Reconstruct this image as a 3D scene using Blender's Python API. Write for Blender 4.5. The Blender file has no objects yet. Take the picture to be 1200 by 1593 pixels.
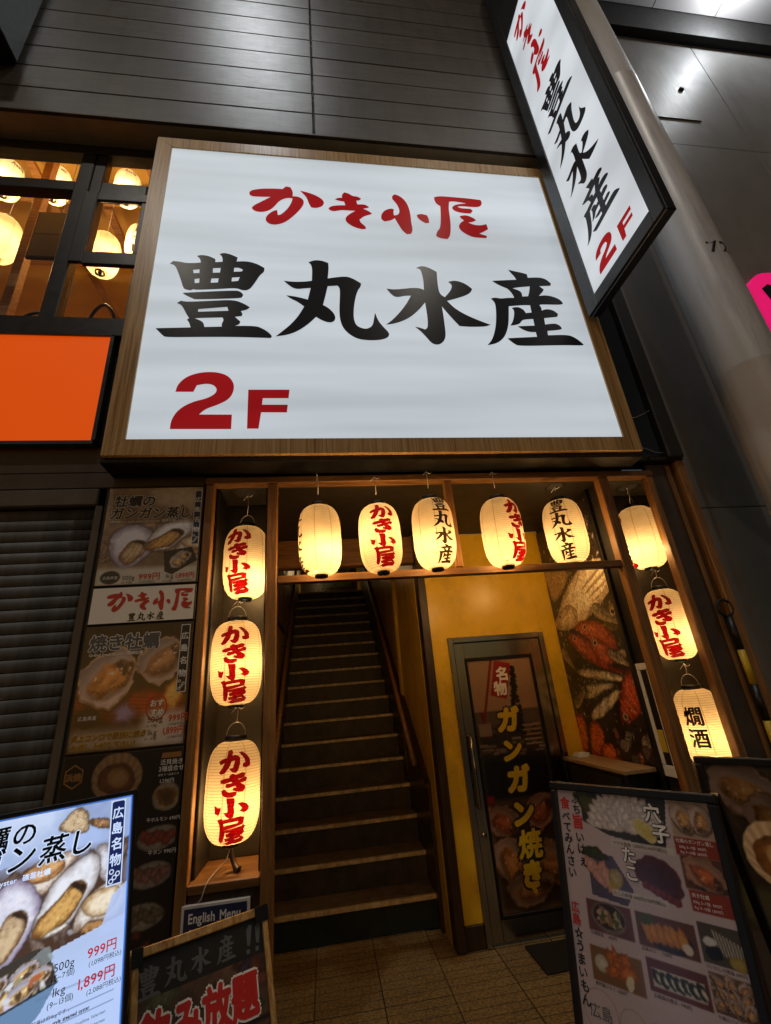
import bpy, bmesh, math, random
import numpy as np
from mathutils import Matrix, Vector

random.seed(7)
RNG = np.random.default_rng(7)
S = bpy.context.scene
COL = S.collection
R = math.radians

# ------------------------------------------------------------------ camera
cam_d = bpy.data.cameras.new('camera')
cam = bpy.data.objects.new('camera', cam_d)
COL.objects.link(cam)
cam_d.sensor_fit = 'VERTICAL'
cam_d.sensor_height = 24.0
cam_d.lens = 10.533
cam_d.clip_start = 0.02
cam_d.clip_end = 400
cam.matrix_world = Matrix(((0.98949, 0.02852, -0.14177, 0.0),
                           (-0.12003, -0.38482, -0.91515, 0.0),
                           (-0.08066, 0.92255, -0.37735, 1.6),
                           (0, 0, 0, 1)))
S.camera = cam

# ------------------------------------------------------------------ night sky, faint moon-like sun, exposure
w = bpy.data.worlds.new('World')
S.world = w
w.use_nodes = True
wn = w.node_tree.nodes
wn.clear()
sky = wn.new('ShaderNodeTexSky')
sky.sky_type = 'NISHITA'
sky.sun_disc = False
sky.sun_elevation = R(3)
sky.sun_rotation = R(200)
bg = wn.new('ShaderNodeBackground')
bg.inputs['Strength'].default_value = 0.035
wo = wn.new('ShaderNodeOutputWorld')
w.node_tree.links.new(sky.outputs[0], bg.inputs[0])
w.node_tree.links.new(bg.outputs[0], wo.inputs[0])
S.view_settings.view_transform = 'Standard'
S.view_settings.look = 'None'
S.view_settings.exposure = 0.0
S.view_settings.gamma = 1.0
S.view_settings.use_curve_mapping = False
S.cycles.max_bounces = 10
S.cycles.transparent_max_bounces = 24
S.cycles.diffuse_bounces = 5
S.cycles.glossy_bounces = 4
S.cycles.transmission_bounces = 8
S.cycles.sample_clamp_indirect = 6.0
S.cycles.use_denoising = True


# ------------------------------------------------------------------ materials
def new_mat(name):
    m = bpy.data.materials.new(name)
    m.use_nodes = True
    nt = m.node_tree
    nt.nodes.clear()
    out = nt.nodes.new('ShaderNodeOutputMaterial')
    return m, nt, out


def noise_node(nt, scale, detail=4, stretch=(1, 1, 1), rough=.55, coord='Object'):
    tc = nt.nodes.new('ShaderNodeTexCoord')
    mp = nt.nodes.new('ShaderNodeMapping')
    mp.inputs['Scale'].default_value = stretch
    nt.links.new(tc.outputs[coord], mp.inputs[0])
    n = nt.nodes.new('ShaderNodeTexNoise')
    n.inputs['Scale'].default_value = scale
    n.inputs['Detail'].default_value = detail
    n.inputs['Roughness'].default_value = rough
    nt.links.new(mp.outputs[0], n.inputs[0])
    return n


def ramp(nt, src, stops):
    r = nt.nodes.new('ShaderNodeValToRGB')
    e = r.color_ramp.elements
    while len(e) < len(stops):
        e.new(.5)
    for k, (p, c) in enumerate(stops):
        e[k].position = p
        e[k].color = (*c, 1)
    nt.links.new(src, r.inputs[0])
    return r


def surf(name, c1, c2=None, rough=.5, scale=6, stretch=(1, 1, 1), metal=0, bump=.0, bscale=60, spec=.5,
         rvar=.12, lo=.35, hi=.65, bstretch=None, var=0., grime=0., gstretch=(1, 1, .25), gscale=3.):
    """painted / plastered / stained surface: two tones of colour, uneven gloss and fine relief"""
    m, nt, out = new_mat(name)
    b = nt.nodes.new('ShaderNodeBsdfPrincipled')
    b.inputs['Metallic'].default_value = metal
    b.inputs['Specular IOR Level'].default_value = spec
    n = noise_node(nt, scale, 6, stretch)
    c2 = c2 or tuple(x * .72 for x in c1)
    r = ramp(nt, n.outputs['Fac'], [(lo, c2), (hi, c1)])
    col = r.outputs[0]

    def times(c, f):
        mx = nt.nodes.new('ShaderNodeMix')
        mx.data_type = 'RGBA'
        mx.blend_type = 'MULTIPLY'
        mx.inputs[0].default_value = 1
        nt.links.new(c, mx.inputs[6])
        nt.links.new(f, mx.inputs[7])
        return mx.outputs[2]
    if var:                                   # every board or slab a little different
        oi = nt.nodes.new('ShaderNodeObjectInfo')
        col = times(col, ramp(nt, oi.outputs['Random'], [(0, (1 - var,) * 3), (1, (1 + var,) * 3)]).outputs[0])
    if grime:                                 # dirt runs and scuffs
        g1 = noise_node(nt, gscale, 8, gstretch, .7)
        col = times(col, ramp(nt, g1.outputs['Fac'], [(.36, (1 - grime,) * 3), (.52, (1, 1, 1))]).outputs[0])
    nt.links.new(col, b.inputs['Base Color'])
    n2 = noise_node(nt, scale * 2.3, 4, stretch)
    mr = nt.nodes.new('ShaderNodeMapRange')
    mr.inputs['To Min'].default_value = max(.03, rough - rvar)
    mr.inputs['To Max'].default_value = min(1, rough + rvar)
    nt.links.new(n2.outputs['Fac'], mr.inputs[0])
    nt.links.new(mr.outputs[0], b.inputs['Roughness'])
    if bump:
        n3 = noise_node(nt, bscale, 3, bstretch or stretch)
        bp = nt.nodes.new('ShaderNodeBump')
        bp.inputs['Strength'].default_value = bump
        bp.inputs['Distance'].default_value = .004
        nt.links.new(n3.outputs['Fac'], bp.inputs['Height'])
        nt.links.new(bp.outputs[0], b.inputs['Normal'])
    nt.links.new(b.outputs[0], out.inputs[0])
    return m


def wood(name, dark, mid, light, stretch=(14, 14, 1), scale=3.0, rough=.45, bump=.15):
    m, nt, out = new_mat(name)
    b = nt.nodes.new('ShaderNodeBsdfPrincipled')
    n = noise_node(nt, scale, 8, stretch, .65)
    n.inputs['Distortion'].default_value = .6
    r = ramp(nt, n.outputs['Fac'], [(.3, dark), (.5, mid), (.68, light)])
    nt.links.new(r.outputs[0], b.inputs['Base Color'])
    b.inputs['Roughness'].default_value = rough
    bp = nt.nodes.new('ShaderNodeBump')
    bp.inputs['Strength'].default_value = bump
    bp.inputs['Distance'].default_value = .003
    nt.links.new(n.outputs['Fac'], bp.inputs['Height'])
    nt.links.new(bp.outputs[0], b.inputs['Normal'])
    nt.links.new(b.outputs[0], out.inputs[0])
    return m


def ink(name, filt, diff=(.02, .02, .02), part=.12, rough=.5):
    """backlit vinyl or ink on paper: filters the light behind it, with a little surface colour"""
    m, nt, out = new_mat(name)
    t = nt.nodes.new('ShaderNodeBsdfTransparent')
    t.inputs[0].default_value = (*filt, 1)
    d = nt.nodes.new('ShaderNodeBsdfPrincipled')
    d.inputs['Base Color'].default_value = (*diff, 1)
    d.inputs['Roughness'].default_value = rough
    mx = nt.nodes.new('ShaderNodeMixShader')
    n = noise_node(nt, 35, 3)
    mr = nt.nodes.new('ShaderNodeMapRange')
    mr.inputs['To Min'].default_value = part * .8
    mr.inputs['To Max'].default_value = part * 1.2
    nt.links.new(n.outputs['Fac'], mr.inputs[0])
    nt.links.new(mr.outputs[0], mx.inputs[0])
    nt.links.new(t.outputs[0], mx.inputs[1])
    nt.links.new(d.outputs[0], mx.inputs[2])
    nt.links.new(mx.outputs[0], out.inputs[0])
    return m


def backlit(name, color, strength, band=(0, 0, 0), amount=.06, gloss=.55, base=(.25, .25, .25)):
    """acrylic sign face with the uneven glow of tubes put into its emission"""
    m, nt, out = new_mat(name)
    b = nt.nodes.new('ShaderNodeBsdfPrincipled')
    b.inputs['Base Color'].default_value = (*base, 1)
    b.inputs['Roughness'].default_value = gloss
    n = noise_node(nt, 1.0, 2, band)  # bands of tube light imitated by noise in the glow; no tubes built
    mr = nt.nodes.new('ShaderNodeMapRange')
    mr.inputs['From Min'].default_value = .3
    mr.inputs['From Max'].default_value = .7
    mr.inputs['To Min'].default_value = strength * (1 - amount)
    mr.inputs['To Max'].default_value = strength * (1 + amount)
    nt.links.new(n.outputs['Fac'], mr.inputs[0])
    b.inputs['Emission Color'].default_value = (*color, 1)
    nt.links.new(mr.outputs[0], b.inputs['Emission Strength'])
    nt.links.new(b.outputs[0], out.inputs[0])
    return m


def printed(name, rough=.35, emit=0.0, coat=.0):
    """flat print: colour comes from the sheet's own colour attribute"""
    m, nt, out = new_mat(name)
    b = nt.nodes.new('ShaderNodeBsdfPrincipled')
    a = nt.nodes.new('ShaderNodeAttribute')
    a.attribute_name = 'Col'
    nt.links.new(a.outputs['Color'], b.inputs['Base Color'])
    b.inputs['Roughness'].default_value = rough
    b.inputs['Coat Weight'].default_value = coat
    b.inputs['Coat Roughness'].default_value = .12
    n = noise_node(nt, 14, 4)
    bp = nt.nodes.new('ShaderNodeBump')
    bp.inputs['Strength'].default_value = .05
    bp.inputs['Distance'].default_value = .01
    nt.links.new(n.outputs['Fac'], bp.inputs['Height'])
    nt.links.new(bp.outputs[0], b.inputs['Normal'])
    nt.links.new(bp.outputs[0], b.inputs['Coat Normal'])
    if emit:
        nt.links.new(a.outputs['Color'], b.inputs['Emission Color'])
        b.inputs['Emission Strength'].default_value = emit
        b.inputs['Base Color'].default_value = (.02, .02, .02, 1)
        nt.links.remove(b.inputs['Base Color'].links[0])
    nt.links.new(b.outputs[0], out.inputs[0])
    return m


def flat(name, c, rough=.5, metal=0, emit=0):
    m, nt, out = new_mat(name)
    b = nt.nodes.new('ShaderNodeBsdfPrincipled')
    n = noise_node(nt, 40, 3)
    r = ramp(nt, n.outputs['Fac'], [(.3, tuple(x * .88 for x in c)), (.7, c)])
    nt.links.new(r.outputs[0], b.inputs['Base Color'])
    b.inputs['Roughness'].default_value = rough
    b.inputs['Metallic'].default_value = metal
    if emit:
        nt.links.new(r.outputs[0], b.inputs['Emission Color'])
        b.inputs['Emission Strength'].default_value = emit
    nt.links.new(b.outputs[0], out.inputs[0])
    return m


def paper_mat(name, tint, spots=8):
    """lantern paper over bamboo hoops: passes and scatters the light of the bulb inside"""
    m, nt, out = new_mat(name)
    uv = nt.nodes.new('ShaderNodeTexCoord')
    sep = nt.nodes.new('ShaderNodeSeparateXYZ')
    nt.links.new(uv.outputs['UV'], sep.inputs[0])

    def mth(op, a, b=None):
        k = nt.nodes.new('ShaderNodeMath')
        k.operation = op
        for i, v in enumerate((a, b)):
            if v is None:
                continue
            if isinstance(v, (int, float)):
                k.inputs[i].default_value = v
            else:
                nt.links.new(v, k.inputs[i])
        return k.outputs[0]
    # overlap of the paper strips, 8 round the shade
    fr = mth('FRACT', mth('MULTIPLY', sep.outputs['X'], float(spots)))
    seam = mth('LESS_THAN', mth('ABSOLUTE', mth('SUBTRACT', fr, .5)), .03)
    rib = mth('LESS_THAN', mth('FRACT', mth('MULTIPLY', sep.outputs['Y'], 34.0)), .26)
    n = noise_node(nt, 25, 5)
    r = ramp(nt, n.outputs['Fac'], [(.25, tuple(x * .86 for x in tint)), (.75, tint)])
    dk = nt.nodes.new('ShaderNodeMix')
    dk.data_type = 'RGBA'
    dk.blend_type = 'MULTIPLY'
    fac = mth('MAXIMUM', mth('MULTIPLY', seam, .60), mth('MULTIPLY', rib, .50))
    nt.links.new(fac, dk.inputs[0])
    nt.links.new(r.outputs[0], dk.inputs[6])
    dk.inputs[7].default_value = (.45, .30, .16, 1)
    t = nt.nodes.new('ShaderNodeBsdfTranslucent')
    nt.links.new(dk.outputs[2], t.inputs[0])
    d = nt.nodes.new('ShaderNodeBsdfDiffuse')
    nt.links.new(dk.outputs[2], d.inputs[0])
    m1 = nt.nodes.new('ShaderNodeMixShader')
    m1.inputs[0].default_value = .35
    nt.links.new(t.outputs[0], m1.inputs[1])
    nt.links.new(d.outputs[0], m1.inputs[2])
    tr = nt.nodes.new('ShaderNodeBsdfTransparent')
    dt = nt.nodes.new('ShaderNodeMix')
    dt.data_type = 'RGBA'
    dt.blend_type = 'MULTIPLY'
    nt.links.new(fac, dt.inputs[0])
    dt.inputs[6].default_value = (1, .93, .80, 1)
    dt.inputs[7].default_value = (.30, .20, .10, 1)
    nt.links.new(dt.outputs[2], tr.inputs[0])
    m2 = nt.nodes.new('ShaderNodeMixShader')
    m2.inputs[0].default_value = .66
    nt.links.new(m1.outputs[0], m2.inputs[1])
    nt.links.new(tr.outputs[0], m2.inputs[2])
    nt.links.new(m2.outputs[0], out.inputs[0])
    return m


M = {}
M['siding'] = surf('brown_grey_metal_cladding', (.066, .055, .042), (.048, .040, .030), .43, 3, (1, 1, 6), bump=.35, bscale=90, bstretch=(3, 1, .4), spec=.6, var=.16, grime=.3, gstretch=(3, 1, .3))
M['fascia'] = surf('brown_fascia', (.075, .055, .035), None, .5, 4, bump=.15)
M['soffit'] = surf('soffit_board', (.58, .44, .25), None, .55, 3, bump=.1)
M['winframe'] = surf('dark_bronze_window_frame', (.022, .019, .016), None, .38, 8)
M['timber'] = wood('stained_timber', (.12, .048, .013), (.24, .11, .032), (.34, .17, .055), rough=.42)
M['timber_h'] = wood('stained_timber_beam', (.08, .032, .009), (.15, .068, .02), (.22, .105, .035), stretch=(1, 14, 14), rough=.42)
M['timber_dark'] = wood('dark_stained_timber', (.018, .009, .004), (.035, .018, .008), (.06, .03, .014), rough=.4)
M['timber_y'] = wood('dark_timber_running_in', (.020, .010, .004), (.04, .02, .008), (.07, .035, .015), stretch=(14, 1, 14), rough=.35)
M['bamboo'] = wood('laminated_bamboo', (.22, .11, .03), (.46, .27, .09), (.62, .42, .18), stretch=(22, 22, .55), scale=2.6, rough=.35)
M['black'] = surf('black_paint', (.008, .008, .009), None, .35, 10)
M['blackmatt'] = surf('matt_black_board', (.012, .011, .010), None, .6, 8, bump=.1)
M['niche'] = surf('dark_niche_panel', (.011, .008, .005), None, .5, 5, bump=.12)
M['ceil_dark'] = surf('dark_soffit_board', (.014, .010, .006), None, .6, 4, bump=.1)
M['yellow'] = surf('ochre_gloss_wall', (.90, .56, .03), (.80, .49, .025), .28, 2.5, bump=.08, bscale=30, rvar=.08, grime=.16, gstretch=(1, 1, .6), gscale=5)
M['yellow2'] = surf('ochre_stair_wall', (.80, .53, .06), (.68, .44, .05), .24, 2.5, bump=.08, bscale=25, rvar=.07, grime=.2, gstretch=(1, 1, .6), gscale=5)
M['riser'] = surf('worn_dark_stair_vinyl', (.085, .066, .046), (.05, .038, .026), .5, 9, bump=.2, grime=.35, gstretch=(1, 1, 1), gscale=6)
M['tread'] = surf('worn_stair_tread', (.25, .19, .12), (.14, .105, .065), .5, 12, (1, 1, 1), bump=.2)
M['nosing'] = surf('brass_stair_nosing', (.95, .76, .46), (.62, .47, .25), .32, 14, metal=.0, grime=.35, gstretch=(2, 1, 1), gscale=9)
M['teal'] = surf('dark_teal_kickboard', (.018, .035, .034), (.012, .022, .021), .4, 6)
M['steel'] = surf('brushed_steel', (.42, .40, .37), (.31, .29, .27), .20, 3, (40, 1, 1), metal=1, rvar=.08)
M['steel_dark'] = surf('dull_steel', (.16, .15, .14), None, .25, 5, metal=.9)
M['shutter'] = surf('grey_brown_shutter_paint', (.135, .122, .112), (.10, .09, .083), .5, 4, (6, 1, 1), bump=.15, var=.1, grime=.3, gstretch=(4, 1, .3))
M['shutter_box'] = surf('shutter_box_paint', (.11, .09, .07), None, .5, 4)
M['tile'] = surf('granite_paver', (.44, .305, .13), (.18, .122, .05), .42, 60, lo=.4, hi=.6, bump=.3, bscale=120, var=.12, grime=.3, gstretch=(1, 1, 1), gscale=2.5)
M['ground'] = surf('grey_pavement', (.10, .09, .08), None, .7, 5, bump=.2)
M['column'] = surf('satin_painted_column', (.56, .56, .56), (.49, .485, .48), .36, 2, (1, 1, .3), bump=.06, grime=.28, gstretch=(4, 4, .35), gscale=2.2)
M['nbwall'] = surf('dark_grey_panel_wall', (.21, .208, .20), (.17, .168, .162), .5, 1.5, spec=.4, var=.08, grime=.2, gscale=1.5)
M['nbpanel'] = surf('brushed_grey_panel', (.19, .19, .175), (.15, .15, .14), .50, 2, (12, 1, 1), metal=.2)
M['arcade'] = surf('arcade_ceiling_panel', (.60, .58, .58), (.52, .50, .50), .4, 1.2, var=.06)
M['glossblack'] = surf('glossy_dark_tile', (.018, .016, .014), None, .09, 6, rvar=.04, spec=.6)
M['pier'] = surf('brown_pier_panel', (.075, .055, .042), (.05, .038, .03), .45, 3, bump=.1)
M['white'] = flat('white_paint', (.72, .71, .69), .5)
M['wire'] = flat('pale_wire', (.45, .42, .38), .35, .6)
M['cord'] = flat('white_cord', (.55, .52, .46), .5)
M['glass'] = None
M['paper'] = paper_mat('cream_lantern_paper', (.90, .74, .50))
M['paper_w'] = paper_mat('white_lantern_paper', (.95, .90, .78))
M['ink_red'] = ink('red_lantern_ink', (.34, .004, .008), (.22, .008, .010), .25)
M['ink_black'] = ink('black_lantern_ink', (.035, .02, .012), (.01, .009, .008), .3)
M['vinyl_red'] = ink('red_backlit_vinyl', (.58, .014, .016), (.35, .01, .01), .12, .3)
M['vinyl_black'] = ink('black_backlit_vinyl', (.012, .010, .010), (.012, .010, .010), .5, .3)
M['sign_white'] = backlit('white_backlit_acrylic', (.82, .92, 1.0), .55, (.35, 1, 3.6), .17)
M['blade_white'] = backlit('white_backlit_acrylic_blade', (.88, .94, 1.0), .60, (1, 1.2, 1.6), .22)
M['orange'] = backlit('orange_backlit_panel', (1.0, .105, .0), .55, (.4, 1, .4), .05, base=(.5, .06, .0))
M['print'] = printed('laminated_print', .38, coat=.25)
M['print_dull'] = printed('matt_print', .55)
M['screen'] = printed('lit_display_print', .2, emit=.95)
M['yellow_gloss'] = surf('ochre_gloss_bead', (.78, .52, .07), (.70, .46, .06), .24, 3, rvar=.03)
_b = [q for q in M['yellow_gloss'].node_tree.nodes if q.type == 'BSDF_PRINCIPLED'][0]
_b.inputs['Coat Weight'].default_value = 1.0
_b.inputs['Coat Roughness'].default_value = .17
_b.inputs['Coat IOR'].default_value = 1.9
M['grout'] = surf('dark_grout', (.035, .026, .014), None, .8, 20)
M['p_black'] = flat('printed_black', (.012, .011, .012), .4)
M['p_white'] = flat('printed_white', (.88, .87, .85), .4)
M['p_red'] = flat('printed_red', (.58, .026, .022), .4)
M['p_brown'] = flat('printed_brown', (.28, .13, .04), .4)
M['p_yellow'] = flat('printed_yellow', (.72, .50, .02), .4)
M['p_navy'] = flat('printed_navy', (.02, .03, .09), .4)
M['p_grey'] = flat('printed_grey', (.11, .12, .13), .5)
M['s_black'] = flat('screen_black', (.006, .008, .02), .3)
M['s_white'] = flat('screen_white', (.62, .76, 1.0), .3, emit=.9)
M['s_red'] = flat('screen_red', (.50, .03, .05), .3, emit=.8)
M['s_navy'] = flat('screen_navy', (.012, .022, .11), .3, emit=.8)
M['s_edge'] = flat('screen_edge_light', (.10, .30, 1.0), .3, emit=.55)
M['pink'] = flat('magenta_sign_acrylic', (.85, .01, .16), .3, emit=.75)
M['yellow_band'] = flat('yellow_pole_band', (.60, .42, .02), .4)
M['mat'] = surf('dark_door_mat', (.02, .017, .013), None, .9, 60, bump=.5, bscale=200)
M['tray_wood'] = wood('pale_counter_edge', (.22, .13, .06), (.33, .21, .10), (.42, .28, .14), stretch=(14, 1, 14))
M['room_wall'] = surf('warm_room_plaster', (.70, .45, .14), (.60, .38, .11), .5, 3, bump=.05)
M['room_wood'] = wood('room_joinery', (.18, .08, .03), (.30, .15, .06), (.42, .24, .10), stretch=(1, 14, 14))
M['lamp_face'] = flat('cool_white_lamp_lens', (.9, .95, 1.0), .3, emit=2.0)


def glass_mat(name, tint=(.95, .95, .92), refl=.10):
    m, nt, out = new_mat(name)
    t = nt.nodes.new('ShaderNodeBsdfTransparent')
    t.inputs[0].default_value = (*tint, 1)
    g = nt.nodes.new('ShaderNodeBsdfGlossy')
    g.inputs['Roughness'].default_value = .04
    lw = nt.nodes.new('ShaderNodeLayerWeight')
    lw.inputs[0].default_value = .5
    mx = nt.nodes.new('ShaderNodeMixShader')
    pw = nt.nodes.new('ShaderNodeMath')
    pw.operation = 'POWER'
    nt.links.new(lw.outputs['Facing'], pw.inputs[0])
    pw.inputs[1].default_value = 2.5
    ml = nt.nodes.new('ShaderNodeMath')
    ml.operation = 'MULTIPLY_ADD'
    nt.links.new(pw.outputs[0], ml.inputs[0])
    ml.inputs[1].default_value = .35
    ml.inputs[2].default_value = .02
    nt.links.new(ml.outputs[0], mx.inputs[0])
    nt.links.new(t.outputs[0], mx.inputs[1])
    nt.links.new(g.outputs[0], mx.inputs[2])
    nt.links.new(mx.outputs[0], out.inputs[0])
    return m


M['glass'] = glass_mat('window_glass')


# ------------------------------------------------------------------ builders
class Thing:
    """an Empty at the thing's base; parts are given in the coordinates of the place"""

    def __init__(s, name, label, cat, org=(0, 0, 0), group=None, kind=None):
        s.o = bpy.data.objects.new(name, None)
        s.o.empty_display_size = .1
        s.o.location = org
        COL.objects.link(s.o)
        s.org = Vector(org)
        tag(s.o, label, cat, group, kind)


def tag(o, label=None, cat=None, group=None, kind=None):
    if label:
        o['label'] = label
    if cat:
        o['category'] = cat
    if group:
        o['group'] = group
    if kind:
        o['kind'] = kind
    return o


def raw(name, verts, faces, mat, parent=None, smooth=False, Mx=None, uvs=None):
    """parent: Thing, mesh part of a Thing, or None"""
    me = bpy.data.meshes.new(name)
    if isinstance(parent, Thing):
        org, po = parent.org, parent.o
    elif parent is not None:
        org, po = Vector(parent['_org']) if '_org' in parent else Vector((0, 0, 0)), parent
    else:
        org, po = Vector((0, 0, 0)), None
    vs = []
    for v in verts:
        v = Vector(v)
        if Mx is not None:
            v = Mx @ v
        vs.append(v - org)
    me.from_pydata(vs, [], faces)
    if uvs is not None:
        ul = me.uv_layers.new(name='UVMap')
        for lp in me.loops:
            ul.data[lp.index].uv = uvs[lp.vertex_index]
    me.update()
    if mat is not None:
        me.materials.append(mat)
    if smooth:
        for p in me.polygons:
            p.use_smooth = True
    o = bpy.data.objects.new(name, me)
    COL.objects.link(o)
    if po is not None:
        o.parent = po
        ORG[o.name] = org
    return o


ORG = {}


def sub(parent):
    """wrap a mesh part so that sub-parts can be given in place coordinates"""
    t = Thing.__new__(Thing)
    t.o = parent
    t.org = ORG.get(parent.name, Vector((0, 0, 0)))
    return t


def bevel_box(x0, x1, y0, y1, z0, z1, b):
    bm = bmesh.new()
    bmesh.ops.create_cube(bm, size=1)
    for v in bm.verts:
        v.co = Vector((x0 if v.co.x < 0 else x1, y0 if v.co.y < 0 else y1, z0 if v.co.z < 0 else z1))
    if b:
        bmesh.ops.bevel(bm, geom=bm.edges[:], offset=b, segments=1, affect='EDGES')
    bm.verts.ensure_lookup_table()
    bm.verts.index_update()
    vs = [v.co.copy() for v in bm.verts]
    fs = [[v.index for v in f.verts] for f in bm.faces]
    bm.free()
    return vs, fs


def bx(name, x0, x1, y0, y1, z0, z1, mat, parent=None, b=.003, Mx=None):
    d = min(x1 - x0, y1 - y0, z1 - z0)
    vs, fs = bevel_box(x0, x1, y0, y1, z0, z1, min(b, d * .3) if b else 0)
    return raw(name, vs, fs, M[mat] if isinstance(mat, str) else mat, parent, Mx=Mx)


def tube_geo(pts, r, n=8, close=False):
    vs, fs = [], []
    P = [Vector(p) for p in pts]
    rs = r if isinstance(r, (list, tuple)) else [r] * len(P)
    up = None
    for i, p in enumerate(P):
        if close:
            t = P[(i + 1) % len(P)] - P[i - 1]
        else:
            t = P[min(i + 1, len(P) - 1)] - P[max(i - 1, 0)]
        t.normalize()
        a = Vector((0, 0, 1)) if abs(t.z) < .9 else Vector((1, 0, 0))
        if up is not None:
            a = up
        u = t.cross(a).normalized()
        v = u.cross(t).normalized()
        up = v
        for k in range(n):
            an = 2 * math.pi * k / n
            vs.append(p + (u * math.cos(an) + v * math.sin(an)) * rs[i])
    m = len(P)
    for i in range(m if close else m - 1):
        for k in range(n):
            a, b = i * n + k, i * n + (k + 1) % n
            c, d = ((i + 1) % m) * n + (k + 1) % n, ((i + 1) % m) * n + k
            fs.append([a, b, c, d])
    if not close:
        fs.append(list(range(n))[::-1])
        fs.append(list(range((m - 1) * n, m * n)))
    return vs, fs


def tube(name, pts, r, mat, parent=None, n=8, close=False, Mx=None):
    vs, fs = tube_geo(pts, r, n, close)
    return raw(name, vs, fs, M[mat], parent, True, Mx)


def lathe_geo(prof, n=32, c=(0, 0), caps=True):
    vs, fs = [], []
    for r, z in prof:
        for k in range(n):
            a = 2 * math.pi * k / n
            vs.append((c[0] + r * math.cos(a), c[1] + r * math.sin(a), z))
    for i in range(len(prof) - 1):
        for k in range(n):
            fs.append([i * n + k, i * n + (k + 1) % n, (i + 1) * n + (k + 1) % n, (i + 1) * n + k])
    if caps:
        fs.append(list(range(n))[::-1])
        fs.append(list(range((len(prof) - 1) * n, len(prof) * n)))
    return vs, fs


# ---- flat lettering: outlines filled by a 2D curve, or set in the built-in typeface
def fill_polys(polys):
    cu = bpy.data.curves.new('outline', 'CURVE')
    cu.dimensions = '2D'
    cu.fill_mode = 'BOTH'
    for p in polys:
        sp = cu.splines.new('POLY')
        sp.points.add(len(p) - 1)
        for q, (x, y) in zip(sp.points, p):
            q.co = (x, y, 0, 1)
        sp.use_cyclic_u = True
    o = bpy.data.objects.new('outline', cu)
    me = bpy.data.meshes.new_from_object(o)
    vs = [(v.co.x, v.co.y) for v in me.vertices]
    fs = [list(p.vertices) for p in me.polygons]
    bpy.data.objects.remove(o)
    bpy.data.curves.remove(cu)
    bpy.data.meshes.remove(me)
    # the filled curve may come back doubled (front and back): keep one side
    seen, out = set(), []
    for f in fs:
        k = tuple(sorted((round(vs[i][0], 5), round(vs[i][1], 5)) for i in f))
        if k not in seen:
            seen.add(k)
            out.append(f)
    return vs, out


_tx = {}


def glyph(ch):
    """one character of the built-in typeface, 1 unit high, filled"""
    if ch in _tx:
        return _tx[ch]
    cu = bpy.data.curves.new('txt', 'FONT')
    cu.body = ch
    cu.size = 1
    cu.resolution_u = 3
    o = bpy.data.objects.new('txt', cu)
    me = bpy.data.meshes.new_from_object(o)
    vs = [(v.co.x, v.co.y) for v in me.vertices]
    fs = [list(p.vertices) for p in me.polygons]
    bpy.data.objects.remove(o)
    bpy.data.curves.remove(cu)
    bpy.data.meshes.remove(me)
    xs = [v[0] for v in vs] or [0, .3]
    wdt = (max(xs) - min(xs)) if vs else .3
    cjk = ord(ch) > 0x2e80
    adv = 1.0 if cjk else (max(xs) + .06 if vs else .28)
    if cjk and vs:
        cx = (max(xs) + min(xs)) / 2
        # small punctuation keeps its size; characters centred in their square
        vs = [(x - cx + .5, y) for x, y in vs]
    _tx[ch] = (vs, fs, adv)
    return _tx[ch]


def traced(ch, src):
    """traced brush character, normalised to a 1 x 1 box"""
    key = (ch, id(src))
    if key in _tx:
        return _tx[key]
    polys = src[ch]
    vs, fs = fill_polys(polys)
    xs = [v[0] for v in vs]
    ys = [v[1] for v in vs]
    x0, x1, y0, y1 = min(xs), max(xs), min(ys), max(ys)
    s = max(x1 - x0, y1 - y0)
    cx, cy = (x0 + x1) / 2, (y0 + y1) / 2
    vs = [((x - cx) / s + .5, (y - cy) / s + .42) for x, y in vs]
    _tx[key] = (vs, fs, 1.0)
    return _tx[key]


def text_geo(s, size, bold=0., vertical=False, src=None, shear=0., sx=1., gap=0.):
    """flat text from (0,0): x right, y up. bold = stroke growth as part of the size"""
    vs, fs = [], []
    pen = 0.
    for ch in s:
        if ch == ' ':
            pen += .35
            continue
        g = traced(ch, src) if (src and ch in src) else glyph(ch)
        offs = [(0, 0)]
        if bold:
            offs += [(bold * math.cos(a), bold * math.sin(a)) for a in [k * math.pi / 4 for k in range(8)]]
        for k, (ox, oy) in enumerate(offs):
            b = len(vs)
            for x, y in g[0]:
                X = (x + ox) * sx + (0 if vertical else pen)
                Y = y + oy - (pen if vertical else 0)
                vs.append((X * size + shear * Y * size, Y * size, k * .00006))
            fs += [[b + i for i in f] for f in g[1]]
        pen += (1.0 if vertical else g[2] * sx) + gap
    return vs, fs, pen * size


def letter(parent, name, s, x, z, size, mat, y, bold=0., vertical=False, src=None, shear=0., sx=1., gap=0., Mx=None, rot=0., align='l'):
    """lettering on a sheet that faces -y: x right, z up, y = depth of the sheet's face"""
    vs, fs, ln = text_geo(s, size, bold, vertical, src, shear, sx, gap)
    if align == 'c':
        if vertical:
            z += ln / 2 - size * .5
        else:
            x -= ln / 2
    elif align == 'r':
        x -= ln
    c, sn = math.cos(rot), math.sin(rot)
    V = [(x + a * c - b * sn, y - d, z + a * sn + b * c) for a, b, d in vs]
    return raw(name, V, fs, M[mat], parent, Mx=Mx)


def shape(parent, name, polys, mat, y, Mx=None):
    vs, fs = fill_polys(polys)
    return raw(name, [(a, y, b) for a, b in vs], fs, M[mat], parent, Mx=Mx)


def to_lin(c):
    c = np.clip(c, 0, 1)
    return np.where(c <= .04045, c / 12.92, ((c + .055) / 1.055) ** 2.4)


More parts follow.
